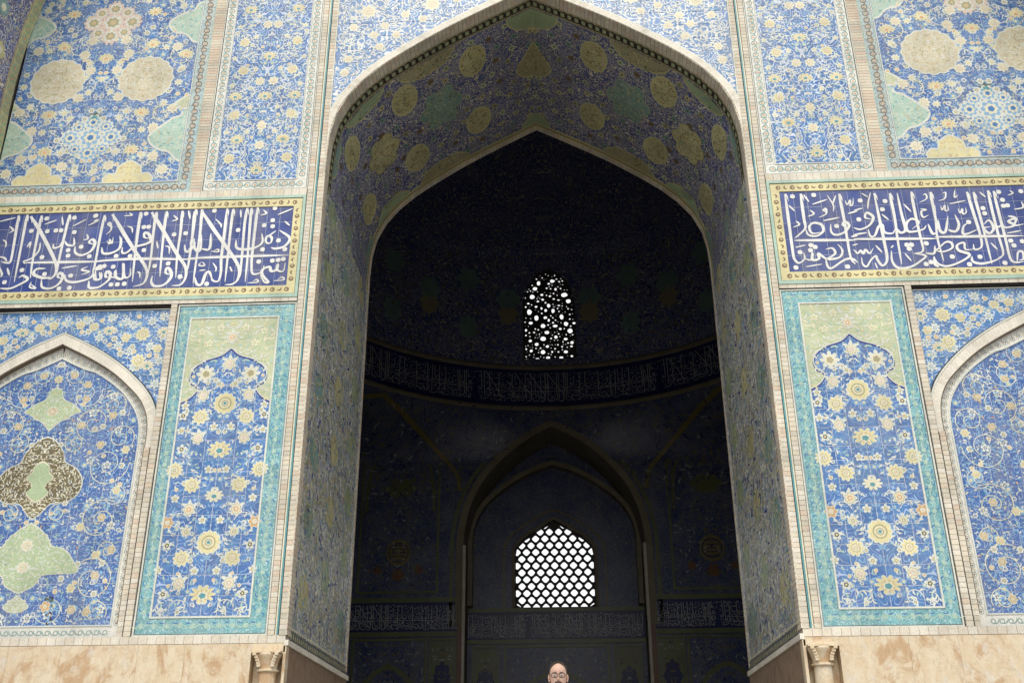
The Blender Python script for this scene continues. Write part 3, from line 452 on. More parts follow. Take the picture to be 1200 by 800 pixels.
def insc_strokes(inl,txt,k=.0185,h=.004,col='bright_white'):
    for si,st in enumerate(txt.split('|')):
        h=.004+(si%23)*.0003
        w_,p=st.split(':'); P=[tuple(map(float,q.split(','))) for q in p.split()]; wd=float(w_)*k/6.6
        if len(P)==1: inl.star([P[0]],.055,4,.92,col,h,1,.78,seg=2); continue
        if len(P)==2: P=[tuple(np.array(P[0])*(1-k_)+np.array(P[1])*k_) for k_ in np.linspace(0,1,7)]
        Q=smooth(P,5); t=np.linspace(0,1,len(Q))
        prof=wd*(1.12-.5*t) if int(w_)>=20 else (wd*.95*np.ones(len(t)) if np.ptp(Q[:,0])>2.2 else wd*(.78+.5*np.sin(math.pi*t)**1.5))
        dq=np.gradient(Q,axis=0); th_=np.arctan2(dq[:,1],dq[:,0]); nib=.70+.42*np.abs(np.sin(th_-.6)); nib=np.convolve(np.r_[nib[:1],nib,nib[-1:]],[.25,.5,.25],'valid')
        prof=prof*np.minimum(1,.45+t*6)*nib*np.minimum(1,.35+(1-t)*5)
        if int(w_)>=20: inl.ribbon([Q[0],Q[0]+(.035,-.07),Q[0]+(.052,-.17)],[wd*.9,wd*.6,.006],col,h+.00015)
        inl.ribbon(Q,prof,col,h)
# ------------------------------------------------------------------ frame of the archway
for s in (-1,1):
    sd_=SIDE[s]
    t=thing('brick_pilaster','narrow double brick strip with a turquoise line, running up the %s edge of the archway'%sd_,'brick frame',group='double brick strips of the archway')  # flat strips of brick edging the opening, not piers
    bricks(t,s,4.405,4.525,2.73,12.0,-.035,seed=10+s); bricks(t,s,4.405,4.525,12.0,TOPZ,-.012,seed=20+s)
    strip(t,s,4.525,4.545,2.73,TOPZ,.01,'joint_dark',name='dark_joint'); strip(t,s,4.545,4.575,2.73,TOPZ,-.018,'glaze_turquoise'); strip(t,s,4.575,4.60,2.73,TOPZ,-.022,'glaze_pale_yellow',name='pale_strip'); strip(t,s,4.60,4.612,2.73,TOPZ,.01,'joint_dark',name='dark_joint')
    bricks(t,s,4.612,4.728,2.73,9.20,-.03,seed=30+s); bricks(t,s,4.612,4.728,9.20,TOPZ,-.03,seed=31+s)
    strip(t,s,4.728,4.742,2.73,TOPZ,.01,'joint_dark',name='dark_joint')
# white moulding over the arch
OUT=offset_curve(ARC,.145)
t=thing('arch_moulding','pale rounded brick moulding outlining the pointed head of the great arch','moulding')
def arch_segments(mb,A,B,yf,yb,n,x_sides=(1,-1),gap=.006,mi=0,cols=(0,),rnd=random.Random(5),x0=0.):
    A=resamp(A,n+1); B=resamp(B,n+1)
    for s in x_sides:
        for i in range(n):
            a0,a1=A[i],A[i+1]; b0,b1=B[i],B[i+1]; g=gap/max(.01,np.hypot(*(a1-a0)))
            p=[a0+(a1-a0)*g,a0+(a1-a0)*(1-g),b0+(b1-b0)*(1-g),b0+(b1-b0)*g]
            V=[(x0+s*q[0],yf,q[1]) for q in p]+[(x0+s*q[0],yb,q[1]) for q in p]
            mb.raw(V,[(0,1,2,3),(0,4,5,1),(1,5,6,2),(2,6,7,3),(3,7,4,0)],rnd.choice(cols))
up=ARC[ARC[:,1]>=12.15]; upo=OUT[ARC[:,1]>=12.15]
i0=np.argmax(upo[:,0]<4.40); 
mb=MB([MATS['pale_moulding'],MATS['brick_c']]); arch_segments(mb,up,np.minimum(upo,[4.402,99]),-.045,.3,70,cols=(0,0,0,0,1),gap=.0006); stuff(mb.build('voussoir_course',t))
O2=offset_curve(ARC,.18); O2[:,0]=np.minimum(O2[:,0],4.402); sel=ARC[:,1]>=12.6
mb=MB([MATS['glaze_white']]); O1=np.minimum(OUT,[4.40,99]); arch_segments(mb,O1[sel],np.minimum(offset_curve(ARC,.172),[4.402,99])[sel],-.03,.3,60,gap=0); mb.build('white_fillet',t)
# spandrel above the arch
OS=offset_curve(ARC,.165); o_=np.argsort(OS[:,0]); osx,osz=OS[o_,0],OS[o_,1]
t=thing('arch_spandrel','blue tiled spandrel with dense white scrollwork above the great pointed arch','tiled spandrel')
def spclip(us): return np.where(np.abs(us)<4.37,np.interp(np.abs(us),osx,osz),99)
tiles(t,1,-4.40,4.40,13.6,TOPZ,32,13,0.0,MATS['tile_arch_spandrel'],clip=spclip)
backing(t,1,-4.40,4.40,17.2,TOPZ,.008)
mb=MB([MATS['grout']]); q=OS[(OS[:,1]>13.3)&(OS[:,0]<4.40)]
for s in (-1,1):
    V=[(s*min(a,4.4),.012,b) for a,b in q]+[(s*min(a,4.4),.012,17.21) for a,b in q]; n=len(q)
    mb.raw(V,[(i,i+1,n+i+1,n+i) for i in range(n-1)])
mb.build('grout_bed',t)
inl=Inlay(); ins=lambda u,v:(v>np.interp(np.abs(u),osx,osz)+.06)&(np.abs(u)<4.3)
for a,b in mir([(3.70,16.52),(2.25,16.67),(3.9,17.5),(2.9,17.4),(1.2,17.4)],0): yflower(inl,(a,b),.20,'pale_yellow')
for a,b in mir([(3.3,16.09),(4.02,16.07),(3.54,15.84),(3.04,15.82),(4.09,15.18),(3.4,15.5),(2.85,16.4),(2.45,16.25),(4.15,14.8),(1.7,16.8),(3.8,17),(2.6,17)],0): yflower(inl,(a,b),.115,'pale_yellow','pink',n=6)
for s in (-1,1):
    for k,(a,b,R) in enumerate([(3.75,15.45,.34),(3.15,16.2,.33),(3.95,16.45,.3),(2.5,16.75,.3),(3.3,16.9,.34),(4.1,17.1,.25),(1.8,17.2,.3),(4.12,15.75,.22),(3.45,17.6,.3),(2.4,17.5,.3),(1.1,17.6,.3)]):
        spiral(inl,(s*a,b),R,1.5,1.+k*1.3 if s>0 else math.pi-(1.+k*1.3),s*(1 if k%2 else -1),.022,'white')
leaf_fill(inl,-4.4,0,13.8,17.6,ins,75,[('white',6),('pale_yellow',1),('light_blue',2)],.15,.030,seed=5); leaf_fill(inl,0,4.4,13.8,17.6,ins,75,[('white',6),('pale_yellow',1),('light_blue',2)],.15,.030,seed=5)
inl.build('floral_inlay',flat(1,0),t)
strip(t,1,-4.404,-4.385,13.7,TOPZ,-.02,'glaze_white',name='white_fillet'); strip(t,1,4.385,4.404,13.7,TOPZ,-.02,'glaze_white',name='white_fillet')
# ------------------------------------------------------------------ panels either side
U_END=11.5
for s in (-1,1):
    S=SIDE[s]
    # --- marble dado with plaster bed above
    t=thing('marble_dado','stained cream marble dado of tall slabs below the %s tile panels'%S,'marble dado',group='marble dados')
    rnd=random.Random(4+s); u=4.98; k=0
    mb=MB([MATS['marble']]); mb.box(s*4.40,s*4.98,-.02,.30,2.455,2.60); mb.build('lintel_block',t)
    mb=MB([MATS['marble']]); mb.box(s*4.43,s*4.98,.20,.302,FLOOR,2.46); mb.build('slab_behind_column',t)
    while u<U_END-.2:
        w_=[1.16,.82,1.35,.94][k%4]; k+=1; b=min(U_END,u+w_)
        mb=MB([MATS['marble']]); mb.box(s*(u+.0018),s*(b-.0018),-.02+rnd.uniform(-.002,.002),.30,FLOOR,2.598); mb.build('marble_slab',t); u=b
    bricks(t,s,4.405,U_END,2.604,2.735,-.025,course=.16,vertical=False,seed=9+s,mats=[MATS['plaster'],MATS['brick_c']],name='plaster_course')
    # --- engaged corner column
    t=thing('colonnette','slim engaged marble colonnette with a flared capital at the %s corner of the archway'%S,'column',(s*4.68,.05,FLOOR),group='corner colonnettes')
    def lathe(prof,n=20,cx=s*4.68,cy=.04,name='shaft',flute=0,zmul=1):
        m=MB([MATS['marble']]); V=[]
        for r,z in prof:
            for i in range(n):
                a=i*2*math.pi/n; V.append((cx+r*math.cos(a),cy+r*math.sin(a),z))
        m.raw(V,[(j*n+i,j*n+(i+1)%n,(j+1)*n+(i+1)%n,(j+1)*n+i) for j in range(len(prof)-1) for i in range(n)])
        o=m.build(name,t)
        for p in o.data.polygons: p.use_smooth=True
        return o
    lathe([(.155,FLOOR+.30),(.15,2.12)],name='shaft')
    lathe([(.15,2.12),(.185,2.125),(.19,2.145),(.185,2.165),(.155,2.17)],name='necking_ring')
    lathe([(.155,2.17),(.16,2.22),(.175,2.28),(.20,2.34),(.232,2.39),(.24,2.425),(.10,2.43)],name='capital')
    mb=MB([MATS['marble']]); mb.box(s*4.43,s*4.93,-.19,.25,2.425,2.456); mb.build('abacus',t)
    mb=MB([MATS['marble']]);
    for sx in (-1,1):   # corner leaves of the capital
        for kk in range(5):
            z0=2.20+kk*.045; d=.13+.1*(kk/5)**1.6; mb.box(s*4.68+sx*(d+.02),s*4.68+sx*(d-.04),-.04-d*.9,-.04-d*.9+.05,z0,z0+.046)
    stuff(mb.build('corner_leaf',t))
    lathe([(.22,FLOOR),(.23,FLOOR+.12),(.19,FLOOR+.2),(.20,FLOOR+.25),(.155,FLOOR+.3)],name='base')
    # --- tall panel with a turquoise border
    t=thing('tile_panel','tall flowered tile panel with pale green cusped top and turquoise border, %s of the archway'%S,'tile panel',group='turquoise bordered panels')
    y=0.0; axp=5.955
    frame(t,s,4.742,7.115,2.735,9.155,.028,-.012,'glaze_white'); frame(t,s,4.770,7.087,2.763,9.127,.012,.008,'joint_dark',name='dark_line')
    backing(t,s,4.782,7.075,2.775,9.115,.005)
    B0,B1,C0,C1=4.782,7.075,2.775,9.115; I0,I1,J0,J1=5.07,6.84,3.05,8.86
    tiles(t,s,B0,I0,J0,J1,1,17,y,MATS['tile_turquoise'],'border_tile'); tiles(t,s,I1,B1,J0,J1,1,17,y,MATS['tile_turquoise'],'border_tile')
    tiles(t,s,B0,B1,C0,J0,9,1,y,MATS['tile_turquoise'],'border_tile'); tiles(t,s,B0,B1,J1,C1,9,1,y,MATS['tile_turquoise'],'border_tile')
    frame(t,s,I0-.008,I1+.008,J0-.008,J1+.008,.034,-.014,'glaze_white',.03)
    tiles(t,s,I0+.024,I1-.024,J0+.024,J1-.024,6,16,y,MATS['tile_teal_panel'],gap=.011)
    inl=Inlay()
    cus=[(0,8.17),(.17,8.02),(.46,7.92),(.66,7.78),(.745,7.62),(.71,7.46),(.62,7.40),(.57,7.33),(.62,7.22),(.72,7.12),(.86,7.05)]
    cu=smooth(cus,4); 
    for m_ in (1,-1):   # pale green ground above the cusped arch
        inl.poly([(axp+m_*a,b) for a,b in cu]+[(axp+m_*.86,8.83),(axp,8.83)],'sage',.0014)
        inl.ribbon([(axp+m_*a,b) for a,b in cu],.030,'deep_blue',.0026); inl.ribbon([(axp+m_*a*1.0,b+.03) for a,b in cu],.018,'white',.0034)
    green=in_poly([(axp+a,b) for a,b in cu]+[(axp+.84,8.8),(axp-.84,8.8)]+[(axp-a,b) for a,b in cu[::-1]])
    leaf_fill(inl,I0+.05,I1-.05,7.0,8.8,green,170,[('white',6),('green',2),('pale_yellow',2),('yellow',1),('aqua',.8)],.13,.034,axis=axp,h=.004,seed=8)
    palmette(inl,(axp,8.42),.13,ctr='orange',h=.005); 
    for c in mir([(.45,8.3),(.62,8.55),(.25,8.62)],axp): wflower(inl,c,.08,'green',h=.005,pet='pale_yellow')
    blue=lambda u,v:(~green(u,v))&(u>I0+.08)&(u<I1-.08)&(v>J0+.06)&(v<8.1)
    for c in ((axp,7.04),(axp,4.37)):
        inl.star([c],.23,12,.86,'white',.004); inl.star([c],.205,12,.84,'yellow',.0048); inl.ring([c],.13,.025,'olive',.0056,18); inl.star([c],.10,6,.8,'pale_yellow',.0056); inl.ring([c],.07,.02,'olive',.0064,12); inl.star([c],.035,5,.8,'turquoise',.0072)
    for c in ((axp,3.45),(axp,6.12)): lotus(inl,c,.22,'yellow')
    lotus(inl,(axp,5.24),.17,'pale_yellow'); palmette(inl,(axp,7.86),.14)
    yflower(inl,mir([(.46,4.09),(.44,5.44),(.44,6.77)],axp),.155,'yellow',n=9)
    yflower(inl,mir([(.80,5.73)],axp),.16,'yellow','olive',n=12); yflower(inl,mir([(.80,4.74)],axp),.12,'orange','pink',n=6)
    for L_,c3 in (([(.45,3.64)],'pink'),([(.435,4.98)],'orange'),([(.44,6.35)],'pink'),([(.435,7.21)],'pink')): palmette(inl,mir(L_,axp),.135,ctr=c3)
    for c in mir([(.435,7.65)],axp): inl.star([c],.19,8,.6,'white',.003,1,pw=.6); inl.star([c],.12,7,.75,'pale_yellow',.0038); inl.star([c],.07,5,.8,'olive',.0046)
    palmette(inl,mir([(.44,4.565)],axp),.10,ctr='olive')
    wflower(inl,mir([(.71,3.46),(.755,4.325),(.72,6.135),(.775,6.8)],axp),.10,'black'); wflower(inl,mir([(.165,4.78),(.2,3.86),(.165,5.735),(.16,6.575),(.155,7.44),(.85,3.88),(.72,5.185),(.78,6.5),(.76,7.0)],axp),.085,'olive')
    for m_ in (1,-1):   # leafy scrolls along the foot and between the blooms
        for (a,b,R,ph,di) in ((.40,3.22,.17,0,1),(.72,3.2,.12,2,-1),(.3,4.22,.2,1,1),(.62,4.75,.2,3,-1),(.3,5.6,.2,2,1),(.65,6.0,.2,0,-1),(.3,6.9,.19,1,1),(.62,6.5,.18,4,-1),(.25,7.55,.16,2,1)):
            spiral(inl,(axp+m_*a,b),R,1.1,ph if m_>0 else math.pi-ph,m_*di,.016,'light_blue' if b>5 else 'white',.0018,30,True,lc='white')
    leaf_fill(inl,I0,I1,J0,8.1,blue,105,[('white',4),('light_blue',5),('aqua',2.5),('mid_blue',2)],.085,.034,axis=axp,h=.0012,seed=11)
    dot_fill(inl,I0+.06,I1-.06,J0+.05,8.0,blue,16,axp,12,R=.04,h=.0020)
    inl.build('floral_inlay',flat(s,y),t)
    inl=Inlay()
    for (a,b,c,d,vert) in ((4.926,0,J0,J1,1),(6.957,0,J0,J1,1)):
        n=26; zz=np.linspace(c+.1,d-.1,n); C=np.stack([np.full(n,a),zz],1)
        inl.star(C,.05,5,.6,'aqua',.002); inl.commas(C+[0,.11],np.full(n,1.57),np.full(n,.2),np.full(n,.022),np.where(np.arange(n)%2,2.,-2.),np.full(n,CI['aqua']),.0015)
        inl.commas(C+[.07,.05],np.full(n,.9),np.full(n,.12),np.full(n,.022),np.full(n,2.),np.full(n,CI['mid_blue']),.0015); inl.commas(C+[-.07,-.05],np.full(n,.9),np.full(n,.12),np.full(n,.022),np.full(n,-2.),np.full(n,CI['mid_blue']),.0015)
    for b in (2.91,8.99):
        n=10; uu=np.linspace(4.9,6.98,n); C=np.stack([uu,np.full(n,b)],1)
        inl.star(C,.055,5,.6,'aqua',.002); inl.commas(C+[.11,0],np.zeros(n),np.full(n,.22),np.full(n,.024),np.where(np.arange(n)%2,2.,-2.),np.full(n,CI['aqua']),.0015); inl.commas(C+[.1,.06],np.zeros(n),np.full(n,.12),np.full(n,.022),np.full(n,2.),np.full(n,CI['mid_blue']),.0015)
    inl.build('border_pattern',flat(s,y),t)
    # --- brick strip between the two panels
    t=thing('brick_pilaster','slim upright strip of cream bricks between turquoise bordered panel and niche, on the %s'%S,'brick strip',group='slim brick strips')
    strip(t,s,7.115,7.14,2.735,9.17,.01,'joint_dark',name='dark_joint'); bricks(t,s,7.14,7.262,2.735,9.17,-.03,seed=50+s); strip(t,s,7.262,7.285,2.735,9.17,.02,'joint_dark',name='dark_joint')
    # --- arched niche panel
    t=thing('arched_niche','shallow pointed niche filled with blue arabesque tiles, at the far %s'%S,'niche',group='arched niches')
    axn=9.36
    Oc=smooth([(2.12,6.2),(2.12,6.57),(2.06,6.89),(1.90,7.22),(1.64,7.53),(1.22,7.90),(.69,8.25),(0,8.60)],6)
    Mc=smooth([(1.97,6.2),(1.96,6.57),(1.90,6.86),(1.75,7.15),(1.50,7.42),(1.10,7.76),(.60,8.07),(0,8.38)],6)
    Ic=smooth([(1.78,6.2),(1.78,6.42),(1.73,6.74),(1.59,7.04),(1.28,7.41),(.78,7.77),(.50,7.87),(0,8.11)],6)
    YF=.15
    # side strips and arch band (proud), built in bricks
    for m_ in (1,-1):
        bricks(t,s,axn+m_*1.955,axn+m_*2.06,2.735,6.2,.02,seed=60+m_)
        strip(t,s,axn+m_*2.06,axn+m_*2.078,2.735,6.2,.05,'joint_dark',name='dark_joint')
    mb=MB(BRM+[MATS['mortar'],MATS['pale_moulding']]); Z0=np.array([0,2.735])
    Mo=resamp(Mc,60); arch_segments(mb,Mc,Oc,.03,.30,44,gap=.0008,cols=(2,6,6,6,6),x0=s*axn); arch_segments(mb,Mc+[.004,0],Oc,.045,.31,44,gap=0,cols=(5,),x0=s*axn); stuff(mb.build('voussoir_course',t))
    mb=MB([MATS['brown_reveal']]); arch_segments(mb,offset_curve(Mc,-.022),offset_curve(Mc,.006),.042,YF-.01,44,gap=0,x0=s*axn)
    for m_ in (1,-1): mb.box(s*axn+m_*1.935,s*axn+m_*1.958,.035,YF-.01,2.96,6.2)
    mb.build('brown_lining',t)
    Oo=offset_curve(Oc,.028); mb=MB([MATS['glaze_white']]); arch_segments(mb,Oc,Oo,.02,.3,44,gap=0,x0=s*axn); mb.build('white_fillet',t)
    mb=MB([MATS['joint_dark']]); arch_segments(mb,Oo,offset_curve(Oc,.045),.045,.3,44,gap=0,x0=s*axn); mb.build('dark_line',t)
    # recessed guilloche band
    mb=MB([MATS['tile_pale_border']]); arch_segments(mb,Ic,Mc+[.02,.01],YF-.008,.3,26,gap=.003,x0=s*axn)
    mb.build('guilloche_band',t)
    for m_ in (1,-1):
        strip(t,s,axn+m_*1.79,axn+m_*1.957,2.735,6.2,YF-.008,'tile_pale_border',.3,name='guilloche_band')
    strip(t,s,axn-1.79,axn+1.79,2.735,2.945,YF-.008,'tile_pale_border',.3,name='guilloche_band')
    mb=MB([MATS['glaze_white']]); arch_segments(mb,offset_curve(Ic,-.014),offset_curve(Ic,.012),YF-.02,.3,44,gap=0,x0=s*axn)
    for m_ in (1,-1): mb.box(s*axn+m_*1.767,s*axn+m_*1.793,YF-.02,.3,2.945,6.2)
    mb.box(s*axn-1.793,s*axn+1.793,YF-.0195,.3,2.945,2.97); mb.build('white_fillet',t)
    Fc_=in_poly([(axn+a,b) for a,b in Ic]+[(axn-a,b) for a,b in Ic[::-1]]+[(axn-1.78,2.97),(axn+1.78,2.97)])
    clipn=lambda a,b,dx,dz: bool(Fc_(np.array(min(max(abs(a-axn)-dx,0.01),1.7)+axn),np.array(max(b-dz,3.0))))
    tiles(t,s,axn-1.78,axn+1.78,2.96,8.15,13,14,YF,MATS['tile_niche'],keep=clipn,gap=.009); backing(t,s,axn-1.78,axn+1.78,2.96,6.3,YF+.005); mb=MB([MATS['grout']]); nn_=len(Ic)
    for m_ in (1,-1): mb.raw([(s*axn+m_*a,YF+.005,b) for a,b in Ic]+[(s*axn+m_*a,YF+.005,6.3) for a,b in Ic],[(i,i+1,nn_+i+1,nn_+i) for i in range(nn_-1)])
    mb.build('grout_bed',t)
    nx=Inlay(); # curls on the guilloche band
    def along(P,off,pitch):
        Q=offset_curve(P,off); Ls=np.hypot(*np.diff(Q,axis=0).T).sum(); return resamp(Q,max(2,int(Ls/pitch)))
    path=np.vstack([[(1.78,3.0)],[(1.78,5.9)],Ic]); 
    for m_ in (1,-1):
        Q=along(resamp(path,160),.09,.15); C=np.stack([axn+m_*Q[:,0],Q[:,1]],1); n=len(C); d=np.gradient(C,axis=0); A=np.arctan2(d[:,1],d[:,0])
        nx.ring(C,.046,.009,'grey_teal',.002,10); nx.star(C,.016,4,.9,'brown',.003); nx.commas(C+d*.5,A+.6,np.full(n,.15),np.full(n,.012),np.full(n,1.8),np.full(n,CI['buff']),.0025)
    n=24; C=np.stack([np.linspace(axn-1.7,axn+1.7,n),np.full(n,2.84)],1); nx.ring(C,.045,.014,'grey_teal',.002,10); nx.commas(C+[.07,0],np.full(n,.6),np.full(n,.16),np.full(n,.018),np.full(n,2.),np.full(n,CI['grey_teal']),.0025)
    nx.build('border_pattern',flat(s,YF-.008),t)
    inl=Inlay(); inside=lambda u,v: Fc_(u,v)&Fc_(u+.05*np.sign(u-axn),v+.05)
    qf=[(0,7.49),(.10,7.42),(.17,7.25),(.32,7.17),(.40,7.12),(.52,7.02),(.52,6.98),(.40,6.94),(.30,6.85),(.17,6.80),(0,6.62)]
    dk=[(0,6.47),(.16,6.40),(.35,6.18),(.42,5.98),(.66,5.84),(.80,5.62),(.78,5.40),(.60,5.22),(.30,5.19),(.14,5.02),(0,4.9)]
    gr=[(0,4.80),(.20,4.68),(.38,4.50),(.45,4.38),(.68,4.33),(.86,4.15),(1.0,3.91),(.60,3.88),(.35,3.85),(.26,3.68),(0,3.56)]
    sm=[(0,3.50),(.10,3.42),(.22,3.30),(.10,3.22),(0,3.2)]
    masks=[]
    for P,cl,ln_,seed,lc in ((qf,'green','white',1,[('sage',3),('white',3),('buff',1)]),(dk,'dark_olive','white',2,[('pale_yellow',4),('white',1.5),('olive',2)]),(gr,'green','white',3,[('sage',3),('white',4),('pale_yellow',1)]),(sm,'sage','white',4,[('white',1)])):
        if s>0: P=[(a*.62,b) for a,b in P]
        wide=seed==2
        m2=Inlay(); H=lobed(m2,P,axn,cl,ln_,.004); f=in_poly(H); masks.append(f)
        zs=[b for a,b in P]; us=max(a for a,b in P)
        leaf_fill(m2,axn-us,axn+us,min(zs),max(zs),f,(620 if wide else 520),lc+[('white',1)],.07,(.024 if wide else .022),axis=axn,h=.0062,seed=seed)
        if wide:
            lobed(m2,[(a_*(.6 if s>0 else 1),b_) for a_,b_ in [(0,5.98),(.13,5.9),(.15,5.78),(.24,5.68),(.15,5.58),(.12,5.5),(.2,5.4),(.12,5.3),(0,5.22)]],axn,'green','pale_yellow',.008)
        if seed==3: yflower(m2,[(axn,4.4),(axn,4.0)],.12,'pale_yellow','sage',h=.0075)
        if seed==1: yflower(m2,[(axn,7.0)],.10,'buff','pink',h=.0075)
        o=m2.build('medallion',flat(s,YF),t); del o['kind']
        o['label']={1:'small green four-lobed medallion',2:'large dark brown lobed medallion',3:'broad pale green cartouche',4:'little green bud medallion'}[seed]
    free=lambda u,v: inside(u,v)&~masks[0](u,v)&~masks[1](u,v)&~masks[2](u,v)
    for c in mir([(.62,7.25),(.6,7.55),(1.05,6.31),(1.5,5.41),(.6,5.59-.0),(.62,6.71),(1.3,4.9),(1.3,4.21),(1.58,4.3),(1.35,3.84),(.95,3.62),(1.3,3.2),(1.02,3.24),(.93,4.73),(.3,7.75),(1.2,6.9),(1.55,6.2)],axn):
        if free(np.array(c[0]),np.array(c[1])): yflower(inl,c,.085,'buff' if (c[1]*7)%2<1 else 'yellow','orange',n=6)
    wflower(inl,[c for c in mir([(1.24,5.91),(1.03,5.2),(1.55,3.24),(.8,6.95),(1.35,6.6),(.9,6.0),(1.5,4.75),(.6,3.15),(1.15,7.3),(.25,3.1)],axn)],.085,'cobalt')
    yflower(inl,(axn,7.67),.09,'yellow','olive',n=8)
    for m_ in (1,-1):
        for k,(a,b,R) in enumerate([(1.24,5.91,.42),(1.28,4.85,.40),(1.3,3.75,.42),(.62,3.25,.27),(.85,6.75,.36),(1.42,6.45,.28),(.62,7.35,.30),(.45,5.0,.18),(1.2,7.1,.28),(1.5,5.35,.22),(1.5,4.3,.2),(1.45,3.2,.22),(.3,7.75,.2),(.55,6.35,.22)]):
            spiral(inl,(axn+m_*a,b),R,1.6,k*1.1 if m_>0 else math.pi-k*1.1,m_*(1 if k%2 else -1),.015,'pale_yellow' if k%3 else 'white',.0028,44,lc='light_blue')
    dot_fill(inl,axn-1.7,axn+1.7,3.05,8.0,free,12,axn,22,R=.05)
    leaf_fill(inl,axn-1.78,axn+1.78,2.97,8.1,free,150,[('white',4),('light_blue',5),('aqua',1.6),('pale_yellow',1.0),('orange',.35),('mid_blue',1)],.075,.027,axis=axn,h=.0014,seed=21)
    if s<0:
        lobe=[(axn-.62+.1*math.cos(a)*1.1,3.3+.34*math.sin(a)) for a in np.linspace(0,2*math.pi,16)[:-1]]
        leaf_fill(inl,axn-.8,axn-.35,2.98,3.75,in_poly(lobe+[]),260,[('black',3),('dark_green',2)],.08,.04,h=.0045,seed=31); yflower(inl,(axn-.54,3.30),.10,'orange','yellow',n=5,h=.0055)
    inl.build('floral_inlay',flat(s,YF),t)
    # --- spandrels over the niche
    t=thing('niche_spandrel','blue flowered tile spandrel over the pointed niche at the far %s'%S,'tiled spandrel',group='niche spandrels')
    On=offset_curve(Oc,.05); oo=np.argsort(On[:,0]); 
    def cl2(us): 
        d=np.abs(us-axn); return np.where(d<2.06,np.interp(d,On[oo,0],On[oo,1]),np.where(d<2.085,6.4,99))
    tiles(t,s,7.305,U_END,6.6,9.10,15,7,.075,MATS['tile_niche_spandrel'],clip=cl2,keep=lambda a,b,dx,dz:True)
    mb=MB([MATS['grout']]); q=On[On[:,0]<2.085]
    for m_ in (1,-1):
        V=[(s*axn+m_*a,.087,b) for a,b in q]+[(s*axn+m_*a,.087,9.11) for a,b in q]; n=len(q); mb.raw(V,[(i,i+1,n+i+1,n+i) for i in range(n-1)])
    mb.build('grout_bed',t)
    mb=MB([MATS['glaze_white']]); mb.box(s*7.285,s*7.305,.055,.3,6.3,9.12); mb.box(s*7.305,s*U_END,.055,.3,9.10,9.12); mb.build('white_fillet',t)
    inl=Inlay(); ispn=lambda u,v:(v>cl2(u)+.07)&(v<9.05)&(u>7.36)&(u<11.4)
    lotus(inl,[c for c in mir([(.88,8.67),(1.75,7.9),(1.98,8.72-.1)],axn) if ispn(np.array([c[0]]),np.array([c[1]]))[0]],.14,'pale_yellow')
    yflower(inl,[c for c in mir([(1.56,8.57),(1.55,8.0)],axn)],.15,'yellow',n=9); yflower(inl,mir([(.27,8.8),(1.23,8.5),(.55,8.76),(1.9,8.25)],axn),.10,'yellow',n=6)
    wflower(inl,[c for c in mir([(.0,8.85),(.4,8.9),(.89,8.95),(1.1,8.34),(1.35,8.78),(1.75,8.3),(1.48,7.87),(1.97,7.99),(1.96,7.5),(1.2,8.85),(1.95,8.95),(.7,8.52),(1.72,8.85),(1.35,8.2),(1.9,7.75)],axn) if ispn(np.array([c[0]]),np.array([c[1]]))[0]],.10,'light_blue',n=7)
    dot_fill(inl,7.36,11.4,6.7,9.0,ispn,26,axn,43)
    leaf_fill(inl,7.3,11.45,6.6,9.1,ispn,110,[('white',5),('light_blue',4),('aqua',1.5)],.09,.028,axis=axn,h=.0014,seed=41)
    inl.build('floral_inlay',flat(s,.075),t)
    # --- inscription frieze
    t=thing('inscription_frieze','deep blue frieze with large white Arabic calligraphy framed in yellow, %s of the archway'%S,'inscription',group='inscription friezes')
    a0=4.742
    bricks(t,s,a0,U_END,9.175,9.262,-.03,course=.17,vertical=False,seed=70+s,name='brick_course',mats=[MATS['plaster'],MATS['brick_c'],MATS['brick_b']])
    strip(t,s,a0,U_END,9.155,9.175,.02,'joint_dark',name='dark_joint')
    strip(t,s,a0,U_END,9.262,9.335,-.045,'glaze_aqua'); strip(t,s,a0,4.80,9.335,11.575,-.045,'glaze_aqua'); strip(t,s,a0,U_END,11.575,11.64,-.045,'glaze_aqua')
    strip(t,s,4.80,U_END,9.335,9.348,-.015,'joint_dark',name='dark_joint'); strip(t,s,4.80,U_END,11.562,11.575,-.015,'joint_dark',name='dark_joint'); strip(t,s,4.80,4.812,9.348,11.562,-.015,'joint_dark',name='dark_joint')
    bricks(t,s,a0,U_END,11.64,11.80,-.03,course=.16,vertical=False,seed=71+s,name='brick_course',mats=[MATS['brick_a'],MATS['brick_c'],MATS['brick_c'],MATS['plaster']])
    strip(t,s,4.812,U_END,9.348,9.53,-.03,'glaze_yellow',name='yellow_border'); strip(t,s,4.812,U_END,11.38,11.562,-.03,'glaze_yellow',name='yellow_border'); strip(t,s,4.812,4.985,9.53,11.38,-.03,'glaze_yellow',name='yellow_border')
    tiles(t,s,4.985,U_END,9.53,11.38,24,5,-.012,MATS['tile_inscription'],gap=.006); backing(t,s,4.98,U_END,9.52,11.39,-.009)
    chain_border(t,flat(s,-.03),4.9,U_END,9.44,.15,.145); chain_border(t,flat(s,-.03),4.9,U_END,11.47,.15,.145); chain_border(t,flat(s,-.03),9.6,11.35,4.90,.15,.15,vertical=True)
    inl=Inlay(); insc_strokes(inl,INS_L if s<0 else INS_R)
    if s>0:    # the text runs on beyond the right edge of the view
        tail=[q for q in INS_L.split('|') if all(float(p.split(',')[0])<-9.7 for p in q.split(':')[1].split())]
        insc_strokes(inl,'|'.join(q.split(':')[0]+':'+' '.join('%.2f,%s'%(float(p.split(',')[0])+21.1,p.split(',')[1]) for p in q.split(':')[1].split()) for q in tail)); insc_strokes(inl,'18:9.78,10.29 11.45,10.29')
